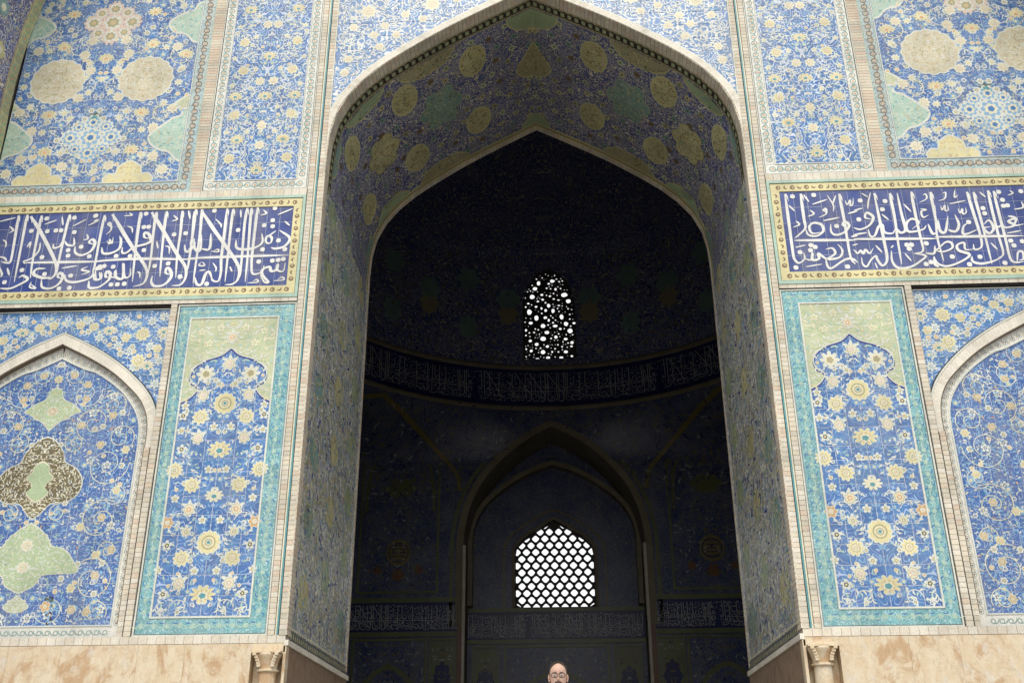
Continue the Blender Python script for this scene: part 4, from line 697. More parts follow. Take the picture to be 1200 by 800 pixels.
    o=inl.build('calligraphy',lambda u,v,h:(u,-.012-h,v),t); del o['kind']; o['label']='white interlaced thuluth calligraphy in two lines'
    # --- upper inner panel (narrow, guilloche frame)
    t=thing('upper_flower_panel','narrow upper blue panel of small yellow blossoms in pale frame, %s of the arch'%S,'tile panel',group='narrow upper panels')
    frame(t,s,4.742,7.0,11.80,TOPZ,.02,-.014,'glaze_white'); frame(t,s,4.762,6.98,11.82,TOPZ-.02,.014,.008,'joint_dark',name='dark_line')
    P0,P1,Q0,Q1=4.776,6.966,11.834,TOPZ-.034
    frame(t,s,4.985,6.76,12.05,TOPZ-.2,.02,-.014,'glaze_white',.03)
    tiles(t,s,P0,4.985,12.05,Q1,1,16,.0,MATS['tile_pale_border'],'border_tile'); tiles(t,s,6.76,P1,12.05,Q1,1,16,.0,MATS['tile_pale_border'],'border_tile'); tiles(t,s,P0,P1,Q0,12.05,8,1,.0,MATS['tile_pale_border'],'border_tile')
    tiles(t,s,5.005,6.74,12.07,TOPZ-.22,6,16,.0,MATS['tile_inner_panel'],gap=.009); backing(t,s,P0,P1,Q0,Q1,.005)
    chain_border(t,flat(s,0),12.1,Q1,4.882,.19,.16,'grey_teal',vertical=True,kind=2); chain_border(t,flat(s,0),12.1,Q1,6.862,.19,.16,'grey_teal',vertical=True,kind=2); chain_border(t,flat(s,0),4.84,6.9,11.945,.19,.16,'grey_teal',kind=2)
    inl=Inlay(); axi=5.873
    rows=[(12.32,(.0,)),(12.62,(.62,)),(12.95,(.0,)),(13.1,(.5,)),(13.75,(.62,)),(13.45,(.0,)),(14.25,(.0,.66)),(14.95,(.55,)),(14.65,(.15,)),(15.35,(.0,)),(15.75,(.6,)),(16.25,(.12,)),(16.7,(.55,)),(17.2,(.0,)),(17.6,(.6,))]
    for k,(z,ds) in enumerate(rows):
        for d in ds:
            for c in mir([(d,z)],axi):
                if k%3==0: lotus(inl,c,.155,'yellow')
                elif k%3==1: yflower(inl,c,.13,'yellow','orange')
                else: yflower(inl,c,.12,'pale_yellow','pink',n=7)
    for m_ in (1,-1):
        for k in range(11):
            z=12.3+k*.52; spiral(inl,(axi+m_*(.42+.12*(k%2)),z),.27,1.4,k*1.7 if m_>0 else math.pi-k*1.7,m_*(1 if k%2 else -1),.018,'white',.0024,36)
    wflower(inl,mir([(.33,12.45),(.3,13.3),(.3,13.95),(.28,15.0),(.35,15.9),(.35,16.5),(.3,17),(.75,13.3),(.76,14.55),(.78,15.3),(.75,16.2)],axi),.075,'yellow')
    dot_fill(inl,5.08,6.68,12.15,17.6,lambda u,v:u>0,12,axi,52,R=.045)
    leaf_fill(inl,5.03,6.72,12.1,17.6,lambda u,v:(u>5.06)&(u<6.7)&(v<TOPZ-.3),105,[('white',5),('light_blue',4),('aqua',1.2),('mid_blue',1)],.10,.034,axis=axi,h=.0014,seed=51)
    inl.build('floral_inlay',flat(s,0),t)
    # --- brick strip between the upper panels
    t=thing('brick_pilaster','broad upright strip of buff bricks between the two upper tile panels on the %s'%S,'brick strip',group='broad brick strips')
    bricks(t,s,7.0,7.235,11.80,TOPZ,-.03,seed=80+s,course=.075,cols=(0,3,3,0,4))
    # --- upper outer panel with round medallions
    t=thing('medallion_panel','large upper blue tile panel with round cream medallions and turquoise half lobes, far %s'%S,'tile panel',group='large medallion panels')
    frame(t,s,7.235,U_END+.02,11.80,TOPZ,.02,-.014,'glaze_aqua',name='aqua_fillet'); frame(t,s,7.53,U_END+.02,12.08,TOPZ-.02,.02,-.014,'glaze_white',.03)
    tiles(t,s,7.255,7.53,12.08,TOPZ-.02,1,16,.0,MATS['tile_teal_border'],'border_tile'); tiles(t,s,7.255,U_END,11.82,12.08,13,1,.0,MATS['tile_teal_border'],'border_tile')
    tiles(t,s,7.55,U_END,12.10,TOPZ-.04,12,17,.0,MATS['tile_outer_panel'],gap=.009); backing(t,s,7.255,U_END,11.82,TOPZ-.02,.005)
    chain_border(t,flat(s,0),12.1,TOPZ-.1,7.393,.20,.19,'brown',vertical=True,kind=2); chain_border(t,flat(s,0),7.3,U_END,11.95,.20,.19,'brown',kind=2)
    axt=9.61
    for m_ in (1,-1): medallion(t,s,(axt+m_*1.0,14.83),.60,'pale_yellow',0,label='round cream medallion',seed=5,fill='buff')
    inl=Inlay(); msk=[lambda u,v:((np.abs(u-axt)-1.0)**2+(v-14.83)**2<.66**2)]
    lob=Inlay()
    e=7.56
    for P,cl in (([(e,13.98),(e+.10,13.95),(e+.12,13.8),(e+.3,13.72),(e+.55,13.5),(e+.75,13.3),(e+.72,13.1),(e+.5,12.92),(e+.28,12.85),(e+.12,12.68),(e,12.6)],'aqua'),
                 ([(e,17.0),(e+.12,16.92),(e+.2,16.75),(e+.5,16.62),(e+.72,16.4),(e+.6,16.15),(e+.3,16.05),(e+.12,15.85),(e,15.8)],'aqua'),
                 ([(e,14.35),(e+.16,14.25),(e+.30,14.1),(e+.12,14.0),(e,13.98)],'sage')):
        for m_ in (1,-1):
            Q=smooth(P,4); H=[(a if m_>0 else 2*axt-a,b) for a,b in Q]; H=[(min(max(a,e),U_END),b) for a,b in H]
            lob.ribbon(H,.05,'white',.003); ed_=e if m_>0 else U_END; zc=(P[0][1]+P[-1][1])/2
            for i_ in range(len(H)-1): lob.add([(ed_,zc,.0028),(*H[i_],.0028),(*H[i_+1],.0028)],[(0,1,2)],cl)
            lob.rk=0; msk.append(in_poly(H))
            f=in_poly(H); us=[a for a,b in H]; zs=[b for a,b in H]
            leaf_fill(lob,min(us),max(us),min(zs),max(zs),f,260,[('pale_yellow',4),('orange',.7),('white',2.5),('turquoise',2),('sage',2)],.085,.020,h=.004,seed=61)
    for m_ in (1,-1):   # yellow trefoils along the foot
        c=axt+m_*.98
        H=[(c-.52,12.11),(c-.54,12.22),(c-.44,12.33),(c-.28,12.33),(c-.25,12.5),(c-.12,12.6),(c,12.66),(c+.12,12.6),(c+.25,12.5),(c+.28,12.33),(c+.44,12.33),(c+.54,12.22),(c+.52,12.11)]
        lob.poly(H,'yellow',.002); lob.ribbon(H,.035,'white',.003); msk.append(in_poly(H)); leaf_fill(lob,c-.5,c+.5,12.12,12.62,in_poly(H),260,[('white',4),('orange',.6),('buff',2)],.08,.020,axis=c,h=.004,seed=62)
    o=lob.build('lobed_cartouche',flat(s,0),t)
    # clustered star blossoms on the axis
    for (cz,ctr,k2) in ((13.28,'pale_yellow',1),(16.47,'pink',2)):
        g='white' if k2==1 else 'pink'
        cl=[(axt,cz,.30),(axt-.45,cz,.24),(axt+.45,cz,.24),(axt,cz+.40,.22),(axt,cz-.40,.24),(axt-.3,cz-.3,.18),(axt+.3,cz-.3,.18),(axt-.3,cz+.28,.18),(axt+.3,cz+.28,.18)]
        for a,b,R in cl: inl.star([(a,b)],R,10,.8,g,.003); inl.star([(a,b)],R*.75,8,.7,'white' if k2==2 else 'light_blue',.0038); inl.star([(a,b)],R*.5,7,.75,'olive' if k2==2 else 'pale_yellow',.0046); inl.star([(a,b)],R*.25,5,.8,'buff' if k2==2 else 'mid_blue',.0054)
        msk.append(lambda u,v,cz=cz:((u-axt)**2+(v-cz)**2<.45**2))
    inl.star([(axt,13.80)],.15,7,.7,'dark_green',.003); inl.star([(axt,13.80)],.08,5,.7,'turquoise',.004)
    def free(u,v):
        r=(u>7.6)&(u<U_END-.03)&(v>12.14)&(v<TOPZ-.1)
        for f in msk: r=r&~f(u,v)
        return r
    for cc in (mir([(.95,16.75),(1.02,15.8),(1.03,13.92),(.95,12.94),(1.83,15.49),(.0,15.45),(1.0,17.5)],axt),): lotus(inl,[c for c in cc if 7.7<c[0]<11.4],.17,'yellow',ctr='orange')
    yflower(inl,[c for c in mir([(.38,15.95),(.45,14.35),(1.72,14.0),(.52,12.55),(1.6,15.7),(.5,15.55),(.3,16.0-.9),(1.35,13.5),(1.45,12.75),(1.7,12.4)],axt) if 7.7<c[0]<11.4],.13,'pale_yellow','pink',n=8)
    wflower(inl,[c for c in mir([(.0,14.85),(.25,14.5),(.4,14.9),(1.5,14.15),(.7,13.95),(1.75,14.7),(1.6,16.9),(.75,17.1),(.3,17.3),(.2,12.4),(.55,13.8),(1.35,15.7),(1.8,15.1),(1.2,12.8),(1.1,13.45),(.35,15.3),(1.3,17.2),(.6,12.9)],axt) if 7.7<c[0]<11.4],.10,'yellow',n=7)
    for m_ in (1,-1):
        for k,(a,b,R) in enumerate([(.35,14.7,.33),(1.75,15.45,.33),(.6,15.75,.34),(1.3,16.1,.3),(.75,13.85,.3),(1.5,13.85,.28),(1.3,12.75,.24),(.3,12.5,.28),(.7,12.95,.2),(.65,17.2,.33),(1.5,16.9,.3),(1.75,12.35,.22)]):
            if 7.8<axt+m_*a<11.3: spiral(inl,(axt+m_*a,b),R,1.4,k*1.3 if m_>0 else math.pi-k*1.3,m_*(1 if k%2 else -1),.020,'pale_yellow' if k%2 else 'white',.0024,40)
    dot_fill(inl,7.6,2*axt-7.6,12.15,17.7,free,12,axt,72,R=.06)
    leaf_fill(inl,7.6,2*axt-7.6,12.1,17.7,free,120,[('white',4.5),('light_blue',2.5),('aqua',1.6),('cream',2),('yellow',.8),('mid_blue',1.6),('sage',.8)],.088,.027,axis=axt,h=.0014,seed=71)
    inl.build('floral_inlay',flat(s,0),t)
# ------------------------------------------------------------------ deep jambs of the archway
DEP=5.365
for s in (-1,1):
    S=SIDE[s]
    t=thing('tiled_jamb','tall shaded tiled side wall inside the deep archway, %s of the dark opening'%S,'jamb',group='jambs of the archway')
    ob=thing  # noqa
    X=s*4.40
    def jt(name,y0,y1,z0,z1,ny,nz,mat,dx=0.):
        w_=(y1-y0)/ny; h_=(z1-z0)/nz; me=tile_mesh(name,w_-.005,h_-.005,.04,mat,.004)
        for i in range(ny):
            for j in range(nz):
                o=link(name,me,t,(X-s*dx,y0+(i+.5)*w_,z0+(j+.5)*h_)); o.rotation_euler=(0,0,-s*math.pi/2)
    jt('tile',.26,5.12,2.90,12.0,12,22,MATS['tile_jamb_lit'])
    def bx(name,mat,y0,y1,z0,z1,p):
        mb=MB([MATS[mat]]); mb.box(X-s*p,X+s*.02,y0,y1,z0,z1); return mb.build(name,t)
    bx('edge_band','glaze_buff',.302,.33,2.74,12,.012) if 0 else None
    mb=MB(BRM+[MATS['mortar']]); mb.box(X-s*.002,X+s*.02,-.03,.26,2.735,12,5); rnd=random.Random(3)
    for i in range(100):
        z=2.735+i*.0926; mb.box(X-s*.012,X+s*.02,-.034,.12,z+.004,z+.088,rnd.choice((0,0,3,1))); 
        mb.box(X-s*.009,X+s*.02,.125,.255,z+.004,z+.088,rnd.choice((3,3,1,4)))
    stuff(mb.build('brick_course',t))
    bx('grout_bed','grout',.26,5.12,2.88,12,-.004); bx('pale_fillet','glaze_pale_yellow',.0,DEP,2.865,2.895,.014)
    mb=MB([MATS['tile_jamb_lit']]); mb.box(X-s*.006,X+s*.02,.26,DEP,2.66,2.865); mb.build('border_tile',t)
    bx('stone_moulding','pale_moulding',-.03,DEP+.02,2.56,2.655,.05)
    inl=Inlay(); n=34; C=np.stack([np.linspace(.3,5.25,n),np.full(n,2.76)],1); inl.ring(C,.085,.022,'black',.002,12,1.); inl.star(C,.035,5,.8,'dull_yellow',.003)
    inl.commas(C+[.075,0],np.full(n,1.57),np.full(n,.18),np.full(n,.03),np.full(n,1.5),np.full(n,CI['dark_green']),.002)
    inl.build('border_pattern',lambda u,v,h,X=X,s=s:(X-s*(h+.006),u,v),t)
    # inner edge border
    mb=MB(BRM+[MATS['mortar']]); rnd=random.Random(8)
    for i in range(98): z=2.735+i*.0945; mb.box(X-s*.01,X+s*.02,5.235,DEP+.01,z+.004,z+.09,rnd.choice((0,3,3,4)))
    stuff(mb.build('brick_course',t)); bx('guilloche_band','tile_jamb_lit',5.12,5.235,2.9,12,.004)
    inl=Inlay()    # large soft cartouches and blossoms painted on the jamb
    jm=lambda u,v:(u>.3)&(u<5.05)&(v>3.0)&(v<12)
    for z in np.arange(3.6,12,1.35):
        for k,y in enumerate((.95,2.65,4.4)):
            zz=z+(.65 if k==1 else 0)
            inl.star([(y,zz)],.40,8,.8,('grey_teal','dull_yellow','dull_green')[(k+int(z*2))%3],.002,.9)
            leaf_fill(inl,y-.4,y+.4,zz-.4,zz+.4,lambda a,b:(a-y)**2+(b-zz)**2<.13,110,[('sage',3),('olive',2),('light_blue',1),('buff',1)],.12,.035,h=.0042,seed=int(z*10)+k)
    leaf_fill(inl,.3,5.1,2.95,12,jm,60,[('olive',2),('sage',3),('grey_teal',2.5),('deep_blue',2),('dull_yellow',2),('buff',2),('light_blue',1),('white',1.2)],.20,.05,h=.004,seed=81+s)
    inl.build('floral_inlay',lambda u,v,h,X=X,s=s:(X-s*h,u,v),t)
    # marble facing below
    for k in range(4):
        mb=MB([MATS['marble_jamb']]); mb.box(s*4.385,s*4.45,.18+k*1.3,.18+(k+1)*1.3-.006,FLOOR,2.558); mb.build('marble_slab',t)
    mb=MB([MATS['marble']]); mb.box(s*4.38,s*4.43,-.02,.176,FLOOR,2.55); mb.build('marble_edge',t)
# ------------------------------------------------------------------ vault of the archway
t=thing('arch_soffit','curved tiled underside of the great pointed arch, deep blue with cream and green medallions','arch soffit')
A12=ARC[ARC[:,1]>=12.0]; A12=np.vstack([[4.40,12.0],A12[1:]]) if abs(A12[0,1]-12)>.001 else A12
NS=13; PF=resamp(A12,NS+1)[::-1]        # from apex outwards
SL=np.r_[0,np.cumsum(np.hypot(*np.diff(PF,axis=0).T))]; ST=SL[-1]
# dense profile for inlays: follows the facets
def soff(u,v,h):
    a=np.abs(u); x=np.interp(a,SL,PF[:,0]); z=np.interp(a,SL,PF[:,1])
    d=np.gradient(PF,axis=0); d/=np.hypot(*d.T)[:,None]; nx_=np.interp(a,SL,-d[:,1]*-1); 
    # inward normal: rotate the tangent
    tx=np.interp(a,SL,d[:,0]); tz=np.interp(a,SL,d[:,1]); L=np.hypot(tx,tz); nx=tz/L; nz=-tx/L
    sg=np.where(u<0,-1,1); return (sg*(x+nx*h),v,z+nz*h)
NY=11; y0,y1=.62,5.02; segL=ST/NS
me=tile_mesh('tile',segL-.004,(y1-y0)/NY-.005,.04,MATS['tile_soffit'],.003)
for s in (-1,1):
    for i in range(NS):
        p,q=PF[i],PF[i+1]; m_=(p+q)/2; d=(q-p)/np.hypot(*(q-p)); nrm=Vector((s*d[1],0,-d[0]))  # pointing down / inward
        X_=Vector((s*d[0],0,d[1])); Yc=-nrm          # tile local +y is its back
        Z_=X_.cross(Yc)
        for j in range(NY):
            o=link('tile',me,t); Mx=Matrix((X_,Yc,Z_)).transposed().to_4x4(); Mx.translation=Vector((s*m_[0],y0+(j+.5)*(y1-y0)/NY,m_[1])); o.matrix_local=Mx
def soff_band(name,ya,yb,mat,h,n=60):
    mb=MB([MATS[mat]] if isinstance(mat,str) else mat)
    for s in (-1,1):
        u=np.linspace(0,ST,n); a=np.array(soff(s*u,np.full(n,ya),np.full(n,h))).T; b=np.array(soff(s*u,np.full(n,yb),np.full(n,h))).T; c=np.array(soff(s*u,np.full(n,ya),np.full(n,-.03))).T; d=np.array(soff(s*u,np.full(n,yb),np.full(n,-.03))).T
        V=np.vstack([a,b,c,d]); i=np.arange(n-1)
        mb.raw(V,np.vstack([np.stack([i,i+1,n+i+1,n+i],1),np.stack([i,i+1,2*n+i+1,2*n+i],1),np.stack([n+i,n+i+1,3*n+i+1,3*n+i],1)]))
    return mb.build(name,t)
soff_band('grout_bed',.6,5.05,'mortar',-.012)
mb=MB(BRM+[MATS['mortar']]); rnd=random.Random(3); nb=68
for s in (-1,1):
    for ya,yb,h0 in ((-.03,.135,.012),(.14,.30,.008),(5.2,DEP+.01,.012)):
        for i in range(nb):
            u=np.array([(i+.05)*ST/nb,(i+.95)*ST/nb])*s; a=np.array(soff(np.r_[u,u],np.array([ya,ya,yb,yb]),np.full(4,h0))).T; c=np.array(soff(np.r_[u,u],np.array([ya,ya,yb,yb]),np.full(4,-.03))).T
            mb.raw(np.vstack([a,c]),[(0,1,3,2),(0,4,5,1),(2,3,7,6),(0,2,6,4),(1,5,7,3)],rnd.choice((0,3,1,4)))
stuff(mb.build('brick_course',t)); soff_band('mortar_bed',-.028,.30,'mortar',.0); soff_band('mortar_bed',5.05,5.36,'mortar',.0)
soff_band('chain_border',.305,.615,'glaze_olive',.004); soff_band('chain_border',5.02,5.19,'glaze_dull_yellow',.005)
inl=Inlay(); n=2*40
C=np.stack([np.linspace(-ST+.08,ST-.08,n),np.full(n,.46)],1); inl.ring(C,.13,.042,'black',.008,12,.8); inl.star(C,.05,5,.8,'dull_green',.009); C2=np.stack([np.linspace(-ST+.08,ST-.08,n*2),np.full(n*2,.46)],1)
inl.commas(C+[.09,0],np.full(n,1.1),np.full(n,.3),np.full(n,.05),np.full(n,1.8),np.full(n,CI['black']),.0085)
n=140; C=np.stack([np.linspace(-ST+.08,ST-.08,n),np.full(n,5.105)],1); inl.ring(C,.045,.018,'brown',.008,9)
inl.build('border_pattern',soff,t)
cent=[(1.66,1.45),(1.68,3.75),(3.57,1.5),(3.57,3.85),(5.45,1.55),(5.47,3.92)]
def med(name,u,v,R,ax,lob,ratio,fill,leafc,line='dull_yellow',seed=1,label=None,h=.006):
    m=Inlay(); m.star([(u,v)],R*1.05,lob,ratio,line,h,ax,rings=6); m.star([(u,v)],R,lob,ratio,fill,h+.002,ax,rings=6)
    ins=lambda a,b:((a-u)/R)**2+((b-v)/(R*ax))**2<.72
    leaf_fill(m,u-R,u+R,v-R*ax,v+R*ax,ins,330,leafc+[('sage',2)],.085,.030,h=h+.005,seed=seed)
    o=m.build(name,soff,t); del o['kind']; 
    if label: o['label']=label
    return o
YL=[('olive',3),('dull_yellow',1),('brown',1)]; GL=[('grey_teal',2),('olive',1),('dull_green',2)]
for sg in (-1,1):
    for k,(u,v) in enumerate(cent): med('medallion',sg*u,v,.36,1.42,14,.96,'dull_yellow',[('olive',4),('dark_olive',2)],'sage',seed=k,label='oval yellow medallion' if k==0 else None)
    med('medallion',sg*2.66,2.5,.60,1.22,6,.72,'grey_teal',[('dull_green',4),('dark_olive',1),('dull_yellow',1)],'dull_green',9,'big teal lobed medallion')
    med('medallion',sg*4.48,2.75,.52,1.25,6,.78,'dull_yellow',[('olive',3),('brown',2),('grey_teal',1)],'olive',10,'big olive lobed medallion')
    # half medallions growing from the two borders
    hm=Inlay()
    for u,R,c in ((2.85,.75,'olive'),(4.68,.62,'dull_green'),(6.2,.5,'grey_teal')):
        for vb,dr in ((.63,1),(5.0,-1)):
            P=[(u+R*math.cos(a)*(1+.06*math.cos(6*a)),vb+dr*.62*R*abs(math.sin(a))**.8) for a in np.linspace(0,math.pi,19)]; P[0]=(u+R*1.06,vb); P[-1]=(u-R*1.06,vb)
            P=[(sg*a,b) for a,b in P]
            for i in range(len(P)-1): hm.add([(sg*u,vb,.007),(P[i][0],P[i][1],.007),(P[i+1][0],P[i+1][1],.007)],[(0,1,2)],c)
            hm.ribbon(P,.035,'dull_yellow',.0085)
            f=in_poly(P); leaf_fill(hm,sg*u-R,sg*u+R,min(vb,vb+dr*.5),max(vb,vb+dr*.5),f,260,[('dull_yellow',3),('dark_olive',1),('grey_teal',2)],.09,.028,h=.009,seed=12)
    hm.build('half_medallion',soff,t)
dm=Inlay(); P=[(0,1.75),(.16,2.0),(.30,2.2),(.46,2.4),(.50,2.6),(.40,2.82),(.22,2.98),(0,3.05)]; Pm=P+[(-a,b) for a,b in P[::-1][1:-1]]
for i in range(len(Pm)): a,b=Pm[i],Pm[(i+1)%len(Pm)]; dm.add([(0,2.5,.012),(a[0],a[1],.012),(b[0],b[1],.012)],[(0,1,2)],'olive')
dm.ribbon(Pm+[Pm[0]],.035,'dull_yellow',.014); leaf_fill(dm,-.5,.5,1.8,3.0,in_poly(Pm),150,[('dull_yellow',2),('brown',2),('black',1)],.09,.024,h=.015,seed=13)
o=dm.build('medallion',soff,t); del o['kind']; o['label']='pointed drop medallion at the apex of the vault'
for vb,dr,R in ((.63,1,.62),(5.0,-1,.40)):
    dm=Inlay()
    Q=[(R*1.1*math.cos(a),vb+dr*R*abs(math.sin(a))) for a in np.linspace(0,math.pi,16)]
    for i in range(15): dm.add([(0,vb,.012),(Q[i][0],Q[i][1],.012),(Q[i+1][0],Q[i+1][1],.012)],[(0,1,2)],'dull_green')
    dm.ribbon(Q,.035,'dull_yellow',.014); dm.build('half_medallion',soff,t)
inl=Inlay(); r=np.random.default_rng(17)
fl=[(u,v) for u in np.arange(.0,6.6,.46) for v in np.arange(.9,4.9,.42)]
for sg in (-1,1):
    for (u,v) in fl:
        u+= .2*math.sin(v*5); v+=.1*math.sin(u*7)
        if min((u-a)**2+((v-b)/1.4)**2 for a,b in cent)<.2 or (u-2.66)**2+(v-2.5)**2<.5 or (u-4.48)**2+(v-2.75)**2<.4 or u**2+(v-2.4)**2<.35: continue
        c=('dull_yellow','olive','sage','brown','grey_teal')[int(u*10+v*7)%5]
        inl.star([(sg*u,v)],.095,7,.7,c,.006); inl.star([(sg*u,v)],.035,5,.8,'dark_green',.008)
inside=lambda u,v:(np.abs(u)<ST-.05)
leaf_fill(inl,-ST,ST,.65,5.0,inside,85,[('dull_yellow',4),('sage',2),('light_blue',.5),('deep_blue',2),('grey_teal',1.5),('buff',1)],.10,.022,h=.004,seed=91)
inl.build('floral_inlay',soff,t)
# ------------------------------------------------------------------ great arch of the iwan springing at the sides of the back wall
t=thing('iwan_arch','shaded tiled inner face of the big iwan arch curving in at the top left corner','arch')
IA=catm([(11.52,FLOOR),(11.52,6),(11.52,12.7),(11.56,14.2),(11.54,15.4),(11.42,16.6),(11.1,18.2),(10.2,20.3),(8.4,22.4),(5.2,24.6),(0,27.0)],6)
OA=offset_curve(IA,1.4); OA[-1,0]=0; OA[:,0]=np.maximum(OA[:,0],0)
for s in (-1,1):
    mb=MB([MATS['tile_soffit'],MATS['brick_b'],MATS['glaze_olive']]); n=len(IA)
    V=[(s*a,-.006,b) for a,b in IA]+[(s*a,-2.6,b) for a,b in IA]+[(s*a,-2.6,b) for a,b in OA]+[(s*a,-.006,b) for a,b in OA]; i=np.arange(n-1)
    mb.raw(V,np.stack([i,i+1,n+i+1,n+i],1),0); mb.raw(V,np.stack([n+i,n+i+1,2*n+i+1,2*n+i],1),1); mb.raw(V,np.stack([2*n+i,2*n+i+1,3*n+i+1,3*n+i],1),1)
    mb.build('arch_rib',t)
    sl=np.r_[0,np.cumsum(np.hypot(*np.diff(IA,axis=0).T))]; inl=Inlay()
    fn=lambda u,v,h,s=s:(s*(np.interp(u,sl,IA[:,0])-h),v,np.interp(u,sl,IA[:,1]))
    n=400; uu=np.linspace(10,24,n)
    inl.ribbon(np.stack([uu,np.full(n,-.18)],1),.30,'dull_yellow',.006); inl.ribbon(np.stack([uu,np.full(n,-.36)],1),.03,'buff',.008)
    q=uu[::8]; C=np.stack([q,np.full(len(q),-.18)],1); inl.star(C,.13,7,.7,'dull_green',.008); inl.star(C,.05,5,.7,'orange',.01)
    for k,z in enumerate(np.arange(12,24,.9)): inl.star([(z,-.85-.3*(k%2))],.22,8,.75,('orange','dull_yellow','grey_teal')[k%3],.006); inl.star([(z,-.85-.3*(k%2))],.1,6,.75,'pale_yellow',.008)
    leaf_fill(inl,10,24,-2.5,-.4,lambda a,b:a>0,70,[('dull_yellow',3),('buff',2),('deep_blue',2),('brown',2),('light_blue',1)],.12,.035,h=.004,seed=95)
    inl.build('floral_inlay',fn,t)
# ------------------------------------------------------------------ domed chamber behind the archway
CX=.17; CY=15.6; HR=10.2; YB=25.8; YR=28.2; ZB=14.0; ZD=16.45
ch=thing('domed_chamber','dark domed prayer chamber seen through the archway, lined with dim blue tiles','chamber',(CX,CY,FLOOR))
def pl(mb,p,m=0): mb.raw(p,[tuple(range(len(p)))],m)
# front wall of the chamber (round the back of the archway)
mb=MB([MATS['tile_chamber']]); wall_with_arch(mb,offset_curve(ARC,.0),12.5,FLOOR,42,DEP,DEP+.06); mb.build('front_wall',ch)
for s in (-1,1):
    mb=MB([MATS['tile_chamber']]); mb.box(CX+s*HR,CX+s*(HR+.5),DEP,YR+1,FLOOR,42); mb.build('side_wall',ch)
# back wall with the tall pointed recess
RC=catm([(3.91,8.5),(3.91,10.2),(3.85,11.0),(3.62,12.0),(3.1,13.1),(2.2,14.15),(1.1,15.05),(0,15.64)],8)
def arch_wall(name,curve,hw,z0,z1,y,yt,mat,cx=CX,reveal=None,parent=ch):
    mb=MB([MATS[mat]]+([MATS[reveal]] if reveal else []))
    C=[(curve[0][0],z0)]+[tuple(p) for p in curve]; n=len(C)
    for s in (-1,1):
        V=[(cx+s*x,y,z) for x,z in C]+[(cx+s*hw,y,z) for x,z in C]; mb.raw(V,[(i,i+1,n+i+1,n+i) for i in range(n-1)])
        mb.raw([(cx,y,C[-1][1]),(cx+s*hw,y,C[-1][1]),(cx+s*hw,y,z1),(cx,y,z1)],[(0,1,2,3)])
        if reveal:
            V=[(cx+s*x,y,z) for x,z in C]+[(cx+s*x,yt,z) for x,z in C]; mb.raw(V,[(i,i+1,n+i+1,n+i) for i in range(n-1)],1)
    return mb.build(name,parent)
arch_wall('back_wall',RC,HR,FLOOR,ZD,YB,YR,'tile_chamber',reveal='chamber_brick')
rec=thing('window_recess','tall pointed recess in the far wall, holding the low lattice window','recess',(CX,YR,FLOOR))
IR=catm([(3.66,10.2),(3.66,11.2),(3.45,12.0),(2.9,12.8),(1.9,13.6),(.9,14.15),(0,14.45)],8)
WC=catm([(1.80,8.07),(1.80,10.4),(1.74,10.75),(1.45,11.1),(.95,11.45),(.45,11.75),(0,12.0)],6)
# recess back wall pieces round the window
mb=MB([MATS['tile_chamber']]); Cw=[(1.80,8.06)]+[tuple(p) for p in WC[1:]]; n=len(Cw)
for s in (-1,1):
    V=[(CX+s*x,YR,z) for x,z in Cw]+[(CX+s*4.2,YR,z) for x,z in Cw]; mb.raw(V,[(i,i+1,n+i+1,n+i) for i in range(n-1)])
    mb.raw([(CX,YR,12.0),(CX+s*4.2,YR,12.0),(CX+s*4.2,YR,16.2),(CX,YR,16.2)],[(0,1,2,3)])
    V=[(CX+s*x,YR,z) for x,z in Cw]+[(CX+s*x,YR+.45,z) for x,z in Cw]; mb.raw(V,[(i,i+1,n+i+1,n+i) for i in range(n-1)])
    mb.raw([(CX+s*1.8,YR,8.06),(CX+s*4.2,YR,8.06),(CX+s*4.2,YR,FLOOR),(CX+s*1.8,YR,FLOOR)],[(0,1,2,3)])
mb.raw([(CX-1.8,YR,8.06),(CX+1.8,YR,8.06),(CX+1.8,YR,FLOOR),(CX-1.8,YR,FLOOR)],[(0,1,2,3)])
mb.raw([(CX-1.8,YR,8.06),(CX+1.8,YR,8.06),(CX+1.8,YR+.45,8.06),(CX-1.8,YR+.45,8.06)],[(0,1,2,3)])
mb.build('recess_wall',rec)
def offs(P,d): Q=offset_curve(P,d); Q[-1,0]=0; return Q
def rib(name,P,w_,y0,y1,mat,parent,cx=CX,n=30,mats=None):
    mb=MB([MATS[mat]]); arch_segments(mb,P,offs(P,w_),y0,y1,n,gap=0,x0=cx); return mb.build(name,parent)
full=lambda P,z0:np.vstack([[P[0][0],z0],P])
rib('brick_rib',full(IR,8.1),.22,YR-.55,YR,'chamber_brick',rec); rib('blue_band',full(IR,8.1),-.3,YR-.03,YR,'tile_chamber',rec)
rib('window_frame',full(WC,8.06),.12,YR-.10,YR+.02,'chamber_brick',rec,n=24); rib('window_frame',full(offs(WC,.45),8.06),.07,YR-.05,YR,'chamber_buff',rec,n=24)
# back wall trim
bw=MB([MATS['chamber_brick']])
rib('arch_rib',full(RC,6.9),.30,YB-.12,YB+.02,'chamber_brick',ch,n=40); rib('arch_rib',full(offs(RC,.42),6.9),.16,YB-.05,YB+.02,'chamber_green',ch,n=40)
for s in (-1,1):
    mb=MB([MATS['plaster']]); mb.box(CX+s*3.80,CX+s*3.92,YB-.16,YB+.05,FLOOR,10.3); o=mb.build('edge_highlight',ch)  # pale strip added as a painted highlight along the recess edge
    mb=MB([MATS['chamber_rust']]); mb.box(CX+s*3.92,CX+s*4.12,YB-.10,YB+.05,FLOOR,9.9); mb.build('corner_strip',ch)
